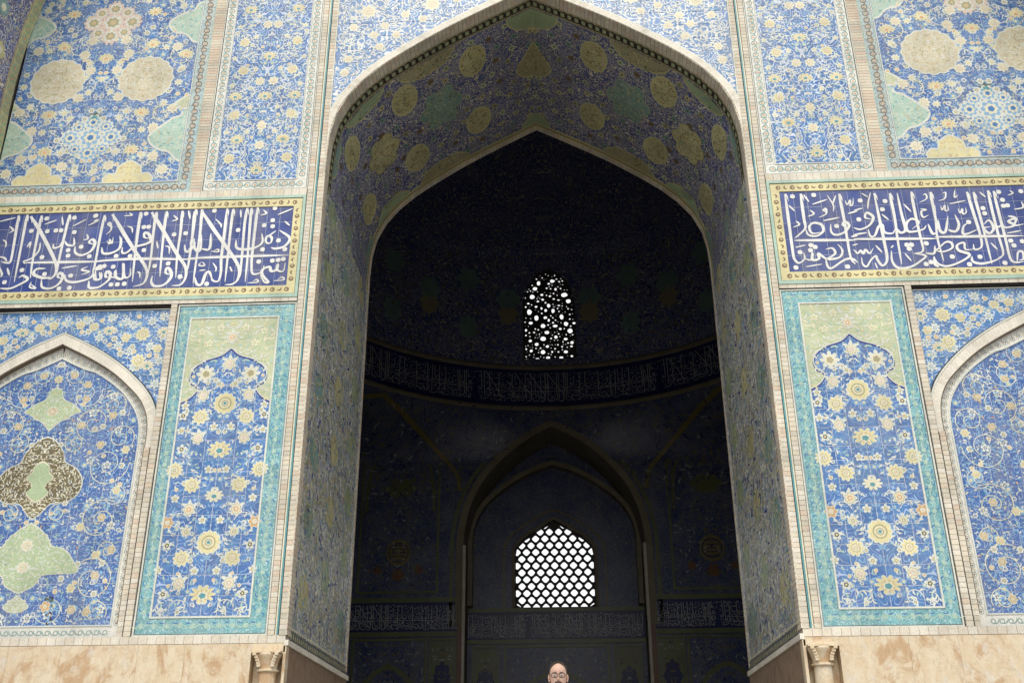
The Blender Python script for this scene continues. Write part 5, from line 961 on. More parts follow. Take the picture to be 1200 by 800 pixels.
# inscription bands
def scribble(inl,u0,u1,v0,v1,seed,col,k=1.):
    """two lines of interlaced thuluth, the strokes of the outer friezes at a smaller size"""
    a,b,c,d=-11.15,-4.99,9.55,11.38; sc=(v1-v0)/(d-c); src=[INS_L,INS_R]; x=u0; q=seed%2
    while x<u1:
        txt=src[q]; x0=(-11.15 if q==0 else 5.1); L_=(6.1 if q==0 else 4.7)*sc
        for st in txt.split('|'):
            w_,p=st.split(':'); P=np.array([tuple(map(float,z.split(','))) for z in p.split()])
            P=np.stack([x+(P[:,0]-x0)*sc,v0+(P[:,1]-c)*sc],1)
            if P[:,0].max()>u1 or P[:,0].min()<u0: continue
            if len(P)==1: inl.star([P[0]],.04,4,.9,col,.004,seg=2)
            else: inl.ribbon(smooth(P,3),float(w_)*.0029*sc*k,col,.004)
        x+=L_; q=1-q
for o_ in ('chamber_white','chamber_navy','chamber_green','chamber_buff','chamber_rust'): 
    CI[o_]=len(INM); INM.append(MATS[o_])
for s in (-1,1):
    x0,x1=(CX+3.95,CX+HR); x0,x1=(x0,x1) if s>0 else (CX-HR,CX-3.95)
    mb=MB([MATS['chamber_navy']]); mb.box(x0,x1,YB-.05,YB,6.72,7.92); b=mb.build('inscription_band',ch)
    inl=Inlay(); scribble(inl,x0+.1,x1-.1,6.80,7.84,0 if s<0 else 1,'chamber_white'); inl.build('calligraphy',lambda u,v,h:(u,YB-.05-h,v),b)
    mb=MB([MATS['chamber_green']]); mb.box(x0,x1,YB-.06,YB,7.92,8.12); mb.box(x0,x1,YB-.06,YB,6.52,6.72); mb.build('border_band',ch)
mb=MB([MATS['chamber_navy']]); mb.box(CX-3.9,CX+3.9,YR-.06,YR,6.70,7.88); b=mb.build('inscription_band',rec)
inl=Inlay(); scribble(inl,CX-3.85,CX+3.85,6.78,7.80,1,'chamber_white'); inl.build('calligraphy',lambda u,v,h:(u,YR-.06-h,v),b)
mb=MB([MATS['chamber_green']]); mb.box(CX-3.9,CX+3.9,YR-.07,YR,7.88,8.05); mb.box(CX-3.9,CX+3.9,YR-.07,YR,6.52,6.70); mb.build('border_band',rec)
# wall panels beside the recess: upper panels with a round medallion, lower arched and narrow panels
def cpanel(parent,cx,hw,z0,z1,y,kind,seed):
    mb=MB([MATS['chamber_green'],MATS['tile_chamber']]); w_=.10
    mb.box(cx-hw,cx-hw+w_,y-.05,y,z0,z1); mb.box(cx+hw-w_,cx+hw,y-.05,y,z0,z1); mb.box(cx-hw+w_,cx+hw-w_,y-.05,y,z0,z0+w_); mb.box(cx-hw+w_,cx+hw-w_,y-.05,y,z1-w_,z1)
    p=mb.build('wall_panel',parent); inl=Inlay()
    if kind=='med':
        m0=(cx,z0+1.75); inl.star([m0],.55,12,.92,'chamber_buff',.01,1.1); inl.ring([m0],.44,.05,'chamber_navy',.014,24)
        for k in (-2,-1,0,1,2): inl.rect(cx-.3,cx+.3,m0[1]+k*.16-.02,m0[1]+k*.16+.02,'chamber_navy',.014)
        inl.star([(cx,z0+4.6)],.75,6,.7,'chamber_green',.01,.6); inl.star([(cx,z0+.8)],.3,6,.7,'chamber_rust',.01); inl.star([(cx-.9,z0+1),(cx+.9,z0+1)],.2,6,.7,'chamber_rust',.01)
        AP=catm([(hw-.25,z0+3.5),(hw-.3,z0+4.6),(hw*.7,z0+5.7),(hw*.3,z0+6.5),(0,z0+6.9)],6)
        for m_ in (1,-1): inl.ribbon(np.stack([cx+m_*AP[:,0],AP[:,1]],1),.14,'chamber_green',.012)
    elif kind=='arch':
        AP=catm([(hw-.25,z0+.1),(hw-.25,z0+1.2),(hw*.8,z0+2.2),(hw*.4,z0+3.0),(0,z0+3.35)],6)
        for m_ in (1,-1): inl.ribbon(np.stack([cx+m_*AP[:,0],AP[:,1]],1),.20,'chamber_green',.012)
        inl.star([(cx,z0+2.1)],.35,6,.7,'chamber_buff',.012); inl.star([(cx-.5,z0+1.2),(cx+.5,z0+1.2),(cx,z0+.4)],.3,7,.7,'chamber_green',.012)
    else:
        inl.rect(cx-hw+.12,cx+hw-.12,z0+.2,z1-.12,'chamber_green',.006); inl.star([(cx,z1-1.6)],hw-.2,8,.8,'chamber_navy',.012,1.8); inl.star([(cx,z1-3.2)],hw-.2,8,.8,'chamber_navy',.012,1.6)
    ins=lambda u,v:(abs(u-cx)<hw-.15)&(v>z0+.15)&(v<z1-.15)
    leaf_fill(inl,cx-hw,cx+hw,z0,z1,ins,26,[('chamber_buff',2),('chamber_white',1.6),('chamber_green',2),('chamber_navy',2),('chamber_rust',.5)],.20,.05,axis=cx,h=.016,seed=seed)
    inl.build('floral_inlay',lambda u,v,h:(u,y-h,v),p)
for s in (-1,1):
    cpanel(ch,CX+s*6.72,1.75,8.3,15.6,YB,'med',101+s); cpanel(ch,CX+s*4.72,.58,2.0,6.45,YB,'nar',103+s); cpanel(ch,CX+s*6.95,1.58,2.0,6.45,YB,'arch',105+s)
    cpanel(rec,CX+s*3.1,.6,2.0,6.45,YR,'nar',107+s)
    mb=MB([MATS['chamber_brick']]); mb.box(CX+s*5.38,CX+s*5.42,YB-.07,YB,2.0,6.45); mb.build('brick_line',ch)
cpanel(rec,CX,2.3,2.0,6.45,YR,'arch',110)
# transition from square room to round drum
mb=MB([MATS['tile_chamber'],MATS['chamber_brick']]); NT=192; rings=[]; zs=np.linspace(ZB,ZD,17)
for k,z in enumerate(zs):
    f=k/16; f=f*f*(3-2*f)
    row=[]
    for i in range(NT):
        a=i*2*math.pi/NT; rs=min(HR/max(abs(math.cos(a)),abs(math.sin(a))),HR*1.42); r=rs*(1-f)+HR*f
        row.append((CX+r*math.cos(a)*.995,CY+r*math.sin(a)*.995,z))
    rings.append(row)
V=[p for r in rings for p in r]
mb.raw(V,[(k*NT+i,k*NT+(i+1)%NT,(k+1)*NT+(i+1)%NT,(k+1)*NT+i) for k in range(16) for i in range(NT) if abs((i+.5)/NT-.75)>.10 and not (abs((i+.5)/NT-.25)<.1 and zs[k]<15.75 and HR*abs(math.cos((i+.5)*2*math.pi/NT))<np.interp(zs[k],RC[:,1],RC[:,0])+.2)])
o=mb.build('squinch_zone',ch)
# squinch arches drawn as ribs round the transition
def tpt(a,z):
    f=np.clip((z-ZB)/(ZD-ZB),0,1); f=f*f*(3-2*f); rs=np.minimum(HR/np.maximum(np.abs(np.cos(a)),np.abs(np.sin(a))),HR*1.42); r=(rs*(1-f)+HR*f)*.99; return r
inl=Inlay()
for c in (math.pi*.25,math.pi*.75,math.pi*.02,math.pi*.98):
    P=catm([(.40,12.7),(.38,13.6),(.28,14.8),(.14,15.7),(0,16.2)],6)
    for m_ in (1,-1): inl.ribbon(np.stack([(c+m_*P[:,0])*HR,P[:,1]],1),.16,'chamber_buff',.05)
def cyl(u,v,h): a=u/HR; r=tpt(a,v)-h; return (CX+r*np.cos(a),CY+r*np.sin(a),v)
leaf_fill(inl,.25*HR,2.9*HR,12.7,16.4,lambda a,b:~((np.abs(a/HR-math.pi/2)*HR<np.interp(b,RC[:,1],RC[:,0])+.3)&(b<15.9)),14,[('chamber_buff',2),('chamber_white',1),('chamber_navy',2),('chamber_green',2)],.25,.06,h=.05,seed=120)
inl.build('floral_inlay',cyl,ch)
# round inscription band, drum and dome
FR=lambda i,j:abs((i+.5)/120-.75)<.06
def ringwall(name,prof,mat,parent=ch,n=120,skip=None,smooth_=True):
    mb=MB([MATS[mat]]); V=[(CX+r*math.cos(i*2*math.pi/n),CY+r*math.sin(i*2*math.pi/n),z) for r,z in prof for i in range(n)]
    Fs=[(j*n+i,j*n+(i+1)%n,(j+1)*n+(i+1)%n,(j+1)*n+i) for j in range(len(prof)-1) for i in range(n) if not (skip and skip(i,j))]
    mb.raw(V,Fs); o=mb.build(name,parent)
    if smooth_:
        for p in o.data.polygons: p.use_smooth=True
    return o
ringwall('cornice_ring',[(HR,ZD-.05),(HR-.14,ZD),(HR-.14,ZD+.16),(HR-.02,ZD+.2)],'chamber_brick',skip=FR); b=ringwall('inscription_band',[(HR-.02,ZD+.2),(HR-.02,18.42)],'chamber_navy',skip=FR); ringwall('cornice_ring',[(HR-.02,18.42),(HR-.12,18.46),(HR-.12,18.62),(HR,18.66)],'chamber_brick')
inl=Inlay(); scribble(inl,.4,.4+HR*2.4,16.85,18.3,0,'chamber_white',.9)
def band(u,v,h): a=math.pi-.35-u/HR; return (CX+(HR-.02-h)*np.cos(a),CY+(HR-.02-h)*np.sin(a),v)
inl.build('calligraphy',band,b)
# drum wall with a window gap facing the archway
n=120; gap=lambda i,j:(i in (28,29,30,31))  # about the far side
WU=catm([(1.25,19.0),(1.25,21.3),(1.17,22.3),(.88,23.1),(.45,23.6),(0,23.85)],6)
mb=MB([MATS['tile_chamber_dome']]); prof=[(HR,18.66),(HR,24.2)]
aw=math.asin(1.6/HR)
th=np.linspace(math.pi/2+aw,math.pi/2-aw+2*math.pi,110)
V=[(CX+HR*math.cos(a),CY+HR*math.sin(a),z) for z in (18.66,24.45) for a in th]; m=len(th); mb.raw(V,[(i,i+1,m+i+1,m+i) for i in range(m-1)])
C=[(1.25,18.66)]+[(1.25,19.0)]+[tuple(p) for p in WU[1:]]
ycyl=lambda x:CY+math.sqrt(HR*HR-x*x)
for s in (-1,1):
    nn=len(C)
    V=[(CX+s*x,ycyl(x),z) for x,z in C]+[(CX+s*1.6,ycyl(1.6),z) for x,z in C]; mb.raw(V,[(i,i+1,nn+i+1,nn+i) for i in range(nn-1)])
    mb.raw([(CX,ycyl(0),23.85),(CX+s*1.6,ycyl(1.6),23.85),(CX+s*1.6,ycyl(1.6),24.45),(CX,ycyl(0),24.45)],[(0,1,2,3)])
    V=[(CX+s*x,ycyl(x),z) for x,z in C]+[(CX+s*x,YB+.5,z) for x,z in C]; mb.raw(V,[(i,i+1,nn+i+1,nn+i) for i in range(nn-1)])
mb.raw([(CX-1.25,ycyl(1.25),18.45),(CX+1.25,ycyl(1.25),18.45),(CX+1.25,ycyl(1.25),18.67),(CX-1.25,ycyl(1.25),18.67)],[(0,1,2,3)]); mb.raw([(CX-1.25,ycyl(1.25),18.66),(CX+1.25,ycyl(1.25),18.66),(CX+1.25,YB+.0,19.012),(CX-1.25,YB+.0,19.012)],[(0,1,2,3)]); mb.raw([(CX-1.25,YB,19.012),(CX+1.25,YB,19.012),(CX+1.25,YB+.5,19.012),(CX-1.25,YB+.5,19.012)],[(0,1,2,3)])
mb.build('drum_wall',ch)
D=[(HR*1.03,24.05),(HR*1.001,24.2)]+[(HR*math.cos(a)**.9,24.2+12*math.sin(a)**.95) for a in np.linspace(.06,math.pi/2-.02,14)]+[(.01,36.3)]
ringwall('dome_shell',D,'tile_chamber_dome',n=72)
inl=Inlay()   # dim medallions on the drum
for k in range(-6,7):
    a=math.pi/2+k*.19
    if k==0: continue
    inl.star([(a*HR,20.4+.9*(k%2))],.5,8,.75,'olive' if k%2 else 'grey_teal',.02,1.3); inl.star([(a*HR,22.9-.9*(k%2))],.6,6,.7,'grey_teal',.02,1.1)
leaf_fill(inl,.15*math.pi*HR,.85*math.pi*HR,18.8,24.1,lambda u,v:abs(u/HR-math.pi/2)>.16,12,[('chamber_buff',3),('chamber_navy',3),('chamber_white',1),('chamber_green',2)],.28,.07,h=.02,seed=130)
inl.build('floral_inlay',lambda u,v,h:(CX+(HR-h)*np.cos(u/HR),CY+(HR-h)*np.sin(u/HR),v),ch)
# roof over the square corners so that no daylight leaks in
mb=MB([MATS['brick_b']]); 
mb.box(CX-HR-.5,CX+HR+.5,YB+.75,YR+1,ZD+.0,ZD+.4); mb.build('recess_roof',ch)
mb=MB([MATS['brick_b']]); NT=64
V=[(CX+HR*1.001*math.cos(i*2*math.pi/NT),CY+HR*1.001*math.sin(i*2*math.pi/NT),ZD+.1) for i in range(NT)]+[(CX+min(HR*1.05/max(abs(math.cos(i*2*math.pi/NT)),abs(math.sin(i*2*math.pi/NT))),99)*math.cos(i*2*math.pi/NT)*1.0,max(DEP+.03,CY+min(HR*1.3/max(abs(math.cos(i*2*math.pi/NT)),abs(math.sin(i*2*math.pi/NT))),99)*math.sin(i*2*math.pi/NT)),ZD+.1) for i in range(NT)]
mb.raw(V,[(i,(i+1)%NT,NT+(i+1)%NT,NT+i) for i in range(NT) if abs((i+.5)/NT-.75)>.07]); mb.build('corner_roof',ch)
# ------------------------------------------------------------------ pierced windows
def cdt_plate(outline,holes,name,parent,y,th,mat,label=None):
    pts=[];edges=[];faces=[]
    def loop(P):
        b=len(pts); pts.extend(Vector(p) for p in P); edges.extend((b+i,b+(i+1)%len(P)) for i in range(len(P))); return list(range(b,b+len(P)))
    faces.append(loop(outline)); 
    for h in holes: faces.append(loop(h))
    vo,eo,fo,_,_,of=delaunay_2d_cdt(pts,edges,faces,1,1e-6)
    keep=[f for f,o in zip(fo,of) if o==[0]]
    P2=np.array([(v.x,v.y) for v in vo]); n=len(P2)
    mb=MB([MATS[mat]]); V=np.vstack([np.stack([P2[:,0],np.full(n,y),P2[:,1]],1),np.stack([P2[:,0],np.full(n,y+th),P2[:,1]],1)])
    K=np.array([tuple(f) for f in keep if len(f)==3]); mb.raw(V,np.vstack([K,K[:,::-1]+n]))
    off=0
    for L_ in [outline]+list(holes):
        m=len(L_); W=[(a,y,b) for a,b in L_]+[(a,y+th,b) for a,b in L_]; mb.raw(W,[(i,(i+1)%m,m+(i+1)%m,m+i) for i in range(m)])
    return mb.build(name,parent)
w1=thing('lattice_window','low arched lattice window with a regular grid of small bright rounded openings','window',(CX,YR,8.06))
P=WC; outline=[(CX+a,b) for a,b in P]+[(CX-a,b) for a,b in P[::-1][1:]]
holes=[]; px=.4246; pz=.307; r=.150; fin=in_poly([(CX+(a)*.985,8.07+(b-8.07)*.992) for a,b in [(x-CX,z) for x,z in outline]])
for j in range(-1,14):
    z=8.12+j*pz
    for i in range(-5,6):
        x=CX+(i+(.5 if j%2 else 0))*px
        H=[(x+r*(1+.10*math.cos(4*a))*math.cos(a),z+r*.98*(1+.10*math.cos(4*a))*math.sin(a)) for a in np.linspace(0,2*math.pi,17)[:-1]]
        k=[bool(fin(np.array(a),np.array(b))) for a,b in H]
        if all(k): holes.append(H)
        elif sum(k)>=6:   # cut off by the frame: keep the part inside as its own opening
            q=[p for p,f in zip(H,k) if f]
            idx=[i2 for i2,f in enumerate(k) if f]
            st=[i2 for i2 in idx if not k[i2-1]]
            if len(st)==1:
                q=[H[(st[0]+m_)%16] for m_ in range(len(idx))]
                if len(q)>=4: holes.append(q)
cdt_plate(outline,holes,'lattice',w1,YR+.2,.10,'lattice_plaster')
w2=thing('pierced_window','high arched window pierced with scattered irregular bright openings below the dome','window',(CX,YB,19))
outline=[(CX+a,b) for a,b in WU]+[(CX-a,b) for a,b in WU[::-1][1:]]
SP='295,178,15,22;323,172,8,9;390,165,22,16;365,182,12,10;437,170,10,5;270,215,20,18;350,213,9,9;377,218,5,5;411,222,10,13;446,218,7,7;250,270,22,20;316,258,15,11;372,268,11,10;397,250,7,7;469,262,28,20;497,305,20,20;288,302,11,10;320,290,12,11;397,288,10,9;429,296,13,9;222,315,11,10;340,312,9,9;361,332,14,18;275,338,13,10;205,338,6,9;312,350,9,13;430,333,12,8;229,372,20,24;340,365,12,14;390,368,14,20;492,356,7,7;422,352,5,5;277,413,18,24;337,413,16,13;360,430,10,14;447,410,16,22;503,395,6,6;502,426,8,8;238,446,18,14;257,465,16,13;319,468,20,18;402,470,20,14;388,448,9,9;476,458,18,20;530,454,13,12;205,494,9,14;287,492,8,8;436,490,12,11;502,504,22,20;345,512,20,16;259,510,9,8;227,512,5,5;204,528,5,5;319,553,22,20;405,543,15,15;373,552,8,5;470,558,16,14;536,544,8,9;233,565,13,13;275,588,16,15;346,604,14,13;418,594,7,7;512,582,14,14;508,606,12,9;398,620,6,8;445,608,7,6;238,630,13,13;316,640,20,18;378,640,8,10;420,641,8,6;469,641,18,14;536,638,9,6;278,682,16,9;350,678,17,15;438,678,16,12;508,670,11,10'
holes=[]; rnd=random.Random(9); HC=[]; wf=in_poly(outline)
for q in SP.split(';'):
    a,b,c,d=map(float,q.split(','))
    x=.235+(a-371)*.00702; z=23.09-(b-178)*.00787
    c=max(c,8)*.0060; d=max(d,8)*.0070
    H=[(x+c*math.cos(t_)*rnd.uniform(.85,1.1),z+d*math.sin(t_)*rnd.uniform(.85,1.1)) for t_ in np.linspace(0,2*math.pi,11)[:-1]]
    if all(bool(wf(np.array(u),np.array(v))) for u,v in H) and all(math.hypot(x-hx,(z-hz))>hc+max(c,d)+.012 for hx,hz,hc in HC):
        holes.append(H); HC.append((x,z,max(c,d)))
for k in range(700):
    x=rnd.uniform(CX-1.15,CX+1.2); z=rnd.uniform(19.05,23.6); r0=rnd.uniform(.022,.05)
    H=[(x+r0*math.cos(t_)*rnd.uniform(.8,1.2),z+r0*1.2*math.sin(t_)*rnd.uniform(.8,1.2)) for t_ in np.linspace(0,2*math.pi,8)[:-1]]
    if all(bool(wf(np.array(u),np.array(v))) for u,v in H) and all(math.hypot(x-hx,z-hz)>hc+r0+.035 for hx,hz,hc in HC): holes.append(H); HC.append((x,z,r0*1.2))
cdt_plate(outline,holes,'pierced_screen',w2,YB+.2,.10,'lattice_plaster')
# ------------------------------------------------------------------ floor, court and sky side
def sheet(name,x0,x1,y0,y1,z,mat):
    mb=MB([MATS[mat]]); mb.raw([(x0,y0,z),(x1,y0,z),(x1,y1,z),(x0,y1,z)],[(0,1,2,3)]); o=mb.build(name); o['kind']='structure'; return o
sheet('ground',-900,900,-900,900,-1.55,'ground_stone')
mb=MB([MATS['floor_stone']])
mb.box(-14,14,-10.5,29.5,-1.54,FLOOR)
for k in range(5): mb.box(-14,14,-10.5-.32*(k+1),-10.5-.32*k,-1.54,FLOOR-.17*(k+1))
o=mb.build('iwan_floor'); o['kind']='structure'
# ------------------------------------------------------------------ the visitor
def flatmat(name,col,rough=.6,sss=0):
    m,t,b,N,L=nodes(name); n=noise(N,L,None,60,3); tc=N.new('ShaderNodeTexCoord'); L.new(tc.outputs['Object'],n.inputs['Vector'])
    c=mixc(N,L,step(N,L,n.outputs[0],.35,.65),[x*.88 for x in col],col); L.new(c,b.inputs['Base Color']); b.inputs['Roughness'].default_value=rough
    if sss: b.inputs['Subsurface Weight'].default_value=sss; b.inputs['Subsurface Radius'].default_value=(.02,.008,.004)
    return m
skin=flatmat('skin',(.62,.40,.31),.5,.15); hairm=flatmat('hair',(.04,.028,.02),.8); shirt=flatmat('shirt_cloth',(.05,.06,.09),.85); trs=flatmat('trouser_cloth',(.08,.085,.11),.85); shoe=flatmat('shoe_leather',(.04,.03,.025),.5); lipm=flatmat('lip_skin',(.48,.22,.19),.45); eyew=flatmat('eye_white',(.75,.73,.70),.2); iris=flatmat('iris',(.06,.04,.03),.2); metal=flatmat('spectacle_frame',(.012,.009,.008),.35)
PX,PY=.283,-8.5; FZ=FLOOR
pr=thing('person','man with short dark hair, thin glasses and goatee before the dark archway','person',(PX,PY,FZ))
EY=1.058; TOP=EY+.118           # eye level and crown height in the scene
Hh=TOP-FZ                       # standing height
sc=Hh/1.74
def P3(x,y,z): return (PX+x*sc,PY+y*sc,FZ+z*sc)
def skinmesh(name,pts,edges,rad,mat,parent,sub=2,root=0):
    me=bpy.data.meshes.new(name); me.from_pydata([P3(*p) for p in pts],edges,[]); o=link(name,me,parent)
    o.modifiers.new('skin','SKIN'); lay=me.skin_vertices[0] if me.skin_vertices else None
    for i,r in enumerate(rad):
        a=r if isinstance(r,tuple) else (r,r); me.skin_vertices[0].data[i].radius=(a[0]*sc,a[1]*sc)
    me.skin_vertices[0].data[root].use_root=True
    m=o.modifiers.new('sub','SUBSURF'); m.levels=sub; m.render_levels=sub
    bpy.context.view_layer.update(); dg=bpy.context.evaluated_depsgraph_get(); ev=bpy.data.meshes.new_from_object(o.evaluated_get(dg)); o.modifiers.clear(); o.data=ev
    ev.materials.clear(); ev.materials.append(mat)
    for p in ev.polygons: p.use_smooth=True
    return o
pts=[(0,0,.95),(0,.01,1.10),(0,.0,1.28),(0,.01,1.42),(0,.015,1.50),(0,.0,1.56)]; rad=[(.15,.11),(.135,.10),(.16,.11),(.13,.09),(.058,.058),(.055,.055)]; ed=[(0,1),(1,2),(2,3),(3,4),(4,5)]
for s in (-1,1):
    b=len(pts); pts+=[(s*.15,.01,1.425),(s*.20,.02,1.39),(s*.235,.035,1.12),(s*.245,-.02,.88),(s*.245,-.04,.82)]; rad+=[.062,.058,.042,.026,.030]; ed+=[(3,b),(b,b+1),(b+1,b+2),(b+2,b+3),(b+3,b+4)]
    b=len(pts); pts+=[(s*.09,0,.88),(s*.10,-.005,.50),(s*.11,.02,.12),(s*.11,-.0,.05),(s*.12,-.14,.03)]; rad+=[.088,.062,.042,.042,.032]; ed+=[(0,b),(b,b+1),(b+1,b+2),(b+2,b+3),(b+3,b+4)]
body=skinmesh('body',pts,ed,rad,skin,pr)
# clothing: shirt and trousers as slightly larger shells
pts=[(0,0,.92),(0,.01,1.10),(0,.0,1.28),(0,.01,1.41),(0,.013,1.452)]; rad=[(.168,.128),(.155,.118),(.178,.126),(.148,.105),(.07,.072)]; ed=[(0,1),(1,2),(2,3),(3,4)]
for s in (-1,1):
    b=len(pts); pts+=[(s*.15,.01,1.42),(s*.205,.02,1.38),(s*.228,.032,1.18)]; rad+=[.075,.072,.062]; ed+=[(3,b),(b,b+1),(b+1,b+2)]
skinmesh('shirt',pts,ed,rad,shirt,pr)
pts=[(0,0,.96),(0,0,.88)]; rad=[(.165,.125),(.13,.12)]; ed=[(0,1)]
for s in (-1,1):
    b=len(pts); pts+=[(s*.09,0,.80),(s*.10,-.005,.50),(s*.11,.02,.10)]; rad+=[.10,.078,.066]; ed+=[(1,b),(b,b+1),(b+1,b+2)]
skinmesh('trousers',pts,ed,rad,trs,pr)
for s in (-1,1):
    skinmesh('shoe',[(s*.11,.03,.05),(s*.115,-.08,.045),(s*.125,-.17,.035)],[(0,1),(1,2)],[.055,.052,.042],shoe,pr)
    # palm and five fingers, hanging relaxed
    hx=s*.245; o=skinmesh('hand',[(hx,-.04,.83),(hx,-.045,.775),(hx-s*.002,-.05,.745)],[(0,1),(1,2)],[(.028,.020),(.036,.018),(.034,.016)],skin,pr)
    for k,(dy,L_) in enumerate(((-.030,.070),(-.010,.080),(.010,.075),(.029,.058))):
        skinmesh('finger',[(hx,-.05+dy,.748),(hx-s*.004,-.053+dy,.748-L_*.5),(hx-s*.016,-.056+dy,.748-L_)],[(0,1),(1,2)],[.0095,.0085,.0065],skin,pr,1)
    skinmesh('finger',[(hx-s*.004,-.072,.80),(hx-s*.012,-.095,.77),(hx-s*.018,-.100,.742)],[(0,1),(1,2)],[.012,.010,.008],skin,pr,1)
# head: an egg shaped by rows, face looking down -y towards the camera
def ez(z): return z
HC=Vector((PX,PY+.005,EY)); HZ=.118; 
def head_r(th,ph):
    """th azimuth (0 = face, -y), ph elevation -1..1 mapped to heights"""
    return None
rows=[(-.128,.030,.018,-.045),(-.118,.046,.040,-.040),(-.10,.056,.066,-.022),(-.08,.062,.080,-.010),(-.055,.067,.088,-.002),(-.03,.070,.092,.002),(0,.074,.096,.006),(.03,.077,.100,.008),(.055,.077,.100,.010),(.08,.070,.090,.012),(.10,.055,.070,.014),(.112,.035,.045,.015),(.118,.012,.015,.016)]
NA=32; V=[];Fq=[]
for (z,rx,ry,cy) in rows:
    for i in range(NA):
        a=i*2*math.pi/NA; x=rx*math.sin(a); y=-ry*math.cos(a)*(1 if math.cos(a)>0 else 1.02)
        f=max(0,math.cos(a)); 
        # face relief: brow, eye hollows, cheek, chin
        d=abs(x)
        if f>.3:
            y-= .006*math.exp(-((z-.022)/.010)**2)*math.exp(-((d-.02)/.03)**2)      # brow
            y+= .012*math.exp(-((z-.0)/.013)**2)*math.exp(-((d-.031)/.014)**2)      # eye socket
            y-= .006*math.exp(-((z+.035)/.018)**2)*math.exp(-((d-.042)/.015)**2)    # cheek
            y-= .008*math.exp(-((z+.105)/.016)**2)*math.exp(-(d/.022)**2)           # chin
            y-= .004*math.exp(-((z+.075)/.012)**2)*math.exp(-(d/.022)**2)           # mouth mound
        V.append((HC.x+x,HC.y+y+cy,HC.z+z))
for j in range(len(rows)-1):
    for i in range(NA): Fq.append((j*NA+i,j*NA+(i+1)%NA,(j+1)*NA+(i+1)%NA,(j+1)*NA+i))
Fq.append(tuple(range(NA))[::-1]); Fq.append(tuple((len(rows)-1)*NA+i for i in range(NA)))
me=bpy.data.meshes.new('head'); me.from_pydata(V,[],Fq); me.materials.append(skin)
for p in me.polygons: p.use_smooth=True
hd=link('head',me,pr); m=hd.modifiers.new('sub','SUBSURF'); m.levels=1; m.render_levels=2
def ell(name,c,r,mat,parent,seg=14,rot=None,scale_fn=None):
    bm=bmesh.new(); bmesh.ops.create_uvsphere(bm,u_segments=seg,v_segments=max(6,seg//2+2),radius=1)
    for v in bm.verts: v.co=Vector((v.co.x*r[0],v.co.y*r[1],v.co.z*r[2]))
    if rot: bmesh.ops.rotate(bm,verts=bm.verts,cent=(0,0,0),matrix=Matrix.Rotation(rot[1],3,rot[0]))
    for v in bm.verts: v.co+=HC+Vector(c)
    me=bpy.data.meshes.new(name); bm.to_mesh(me); bm.free(); me.materials.append(mat)
    for p in me.polygons: p.use_smooth=True
    return link(name,me,parent)
FY=-.090
# nose
bm=bmesh.new(); NV=[(-.006,FY+.004,.012),(.006,FY+.004,.012),(-.010,FY-.010,-.022),(.010,FY-.010,-.022),(0,FY-.028,-.030),(-.017,FY-.004,-.038),(.017,FY-.004,-.038),(0,FY-.012,-.044),(0,FY-.006,.010),(0,FY-.018,-.012)]
vs_=[bm.verts.new(HC+Vector(p)) for p in NV]; 
for f in ((0,2,9,8),(8,9,3,1),(2,5,4,9),(9,4,6,3),(5,7,4),(4,7,6)): bm.faces.new([vs_[i] for i in f])
me=bpy.data.meshes.new('nose'); bm.to_mesh(me); bm.free(); me.materials.append(skin)
for p in me.polygons: p.use_smooth=True
o=link('nose',me,hd); m=o.modifiers.new('sub','SUBSURF'); m.levels=1; m.render_levels=2
for s in (-1,1):
    ell('ear',(s*.080,.008,-.012),(.010,.018,.031),skin,hd,12,('Z',s*.35)); ell('ear_lobe',(s*.079,.0,-.038),(.008,.010,.012),skin,hd,10)
    e=ell('eye',(s*.031,FY+.006,0),(.0125,.0115,.0105),eyew,hd); ell('iris',(s*.031,FY-.0045,0),(.0055,.003,.0055),iris,hd,10)
    ell('eyebrow',(s*.032,FY-.006,.022),(.019,.005,.0038),hairm,hd,12,('Y',s*.12))
ell('upper_lip',(0,FY-.006,-.068),(.024,.008,.0045),lipm,hd); ell('lower_lip',(0,FY-.005,-.077),(.021,.008,.0055),lipm,hd)
ell('moustache',(-.014,FY-.007,-.058),(.019,.007,.0065),hairm,hd,12,('Y',-.28)); ell('moustache',(.014,FY-.007,-.058),(.019,.007,.0065),hairm,hd,12,('Y',.28))
ell('goatee',(0,FY+.000,-.104),(.025,.016,.021),hairm,hd); 
for s in (-1,1): ell('goatee',(s*.027,FY+.004,-.082),(.0055,.008,.022),hairm,hd,10)
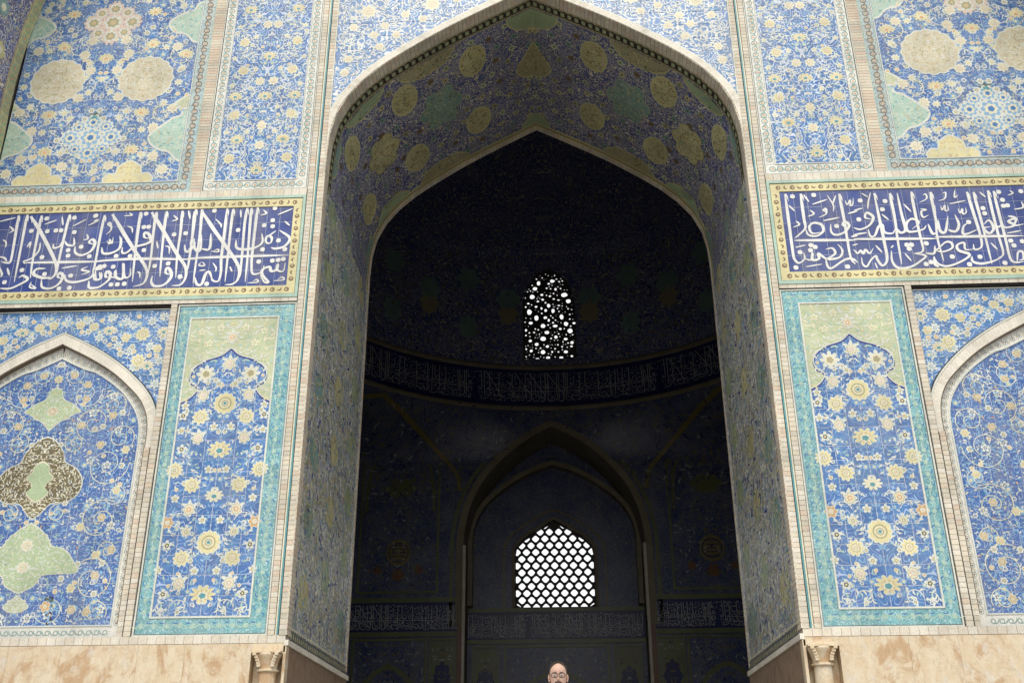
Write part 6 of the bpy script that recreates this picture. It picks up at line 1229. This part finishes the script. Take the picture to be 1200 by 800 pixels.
# short hair cap
bm=bmesh.new(); rr=[(-.045,.0705,.094,.004),(-.02,.0735,.098,.006),(.01,.078,.102,.010),(.04,.081,.104,.012),(.062,.0805,.103,.013),(.080,.077,.099,.014),(.099,.065,.086,.014),(.119,.044,.056,.015),(.129,.014,.018,.016)]
grid=[]
for (z,rx,ry,cy) in rr:
    row=[]
    for i in range(NA+1):
        # leave the face open: hairline rises at the front
        a0={0:1.75,1:1.66,2:1.50,3:1.18,4:1.05,5:.90,6:.62,7:0,8:0}[rr.index((z,rx,ry,cy))]
        a=a0+(2*math.pi-2*a0)*i/NA; jit=1+.008*math.sin(i*7.3+z*300)
        row.append(bm.verts.new(HC+Vector((rx*jit*math.sin(a),-ry*jit*math.cos(a)+cy,z))))
    grid.append(row)
for j in range(len(rr)-1):
    for i in range(NA): bm.faces.new((grid[j][i],grid[j][i+1],grid[j+1][i+1],grid[j+1][i]))
bm.faces.new(grid[-1][:-1])
me=bpy.data.meshes.new('hair'); bm.to_mesh(me); bm.free(); me.materials.append(hairm)
for p in me.polygons: p.use_smooth=True
link('hair',me,hd)
# glasses: two rounded rims, bridge, temples
def tube(name,pts,r,mat,parent,close=False,n=6):
    P=[Vector(p) for p in pts]; V=[];Fs=[]; N_=len(P)
    for i,p in enumerate(P):
        a=P[(i-1)%N_] if (close or i>0) else p; b=P[(i+1)%N_] if (close or i<N_-1) else p
        d=(b-a).normalized(); u=d.cross(Vector((0,1,.01))); u=u.normalized() if u.length>1e-4 else Vector((1,0,0)); v=d.cross(u)
        for k in range(n): t_=k*2*math.pi/n; V.append(p+u*r*math.cos(t_)+v*r*math.sin(t_))
    for i in range(N_ if close else N_-1):
        for k in range(n): Fs.append((i*n+k,i*n+(k+1)%n,((i+1)%N_)*n+(k+1)%n,((i+1)%N_)*n+k))
    me=bpy.data.meshes.new(name); me.from_pydata([tuple(q) for q in V],[],Fs); me.materials.append(mat); return link(name,me,parent)
gl=bpy.data.objects.new('glasses',None); COL.objects.link(gl); gl.parent=pr
rimv=[]
for s in (-1,1):
    c=HC+Vector((s*.033,FY-.020,-.002))
    o=tube('rim',[c+Vector((.0255*math.copysign(abs(math.cos(a))**.7,math.cos(a)),0,.0185*math.copysign(abs(math.sin(a))**.7,math.sin(a)))) for a in np.linspace(0,2*math.pi,25)[:-1]],.0027,metal,pr,True)
    tube('temple_arm',[c+Vector((s*.026,0,.006)),HC+Vector((s*.078,FY+.03,.005)),HC+Vector((s*.083,.01,.003))],.0016,metal,pr)
tube('bridge',[HC+Vector((-.008,FY-.021,.003)),HC+Vector((0,FY-.024,.007)),HC+Vector((.008,FY-.021,.003))],.0017,metal,pr)
bpy.data.objects.remove(gl)
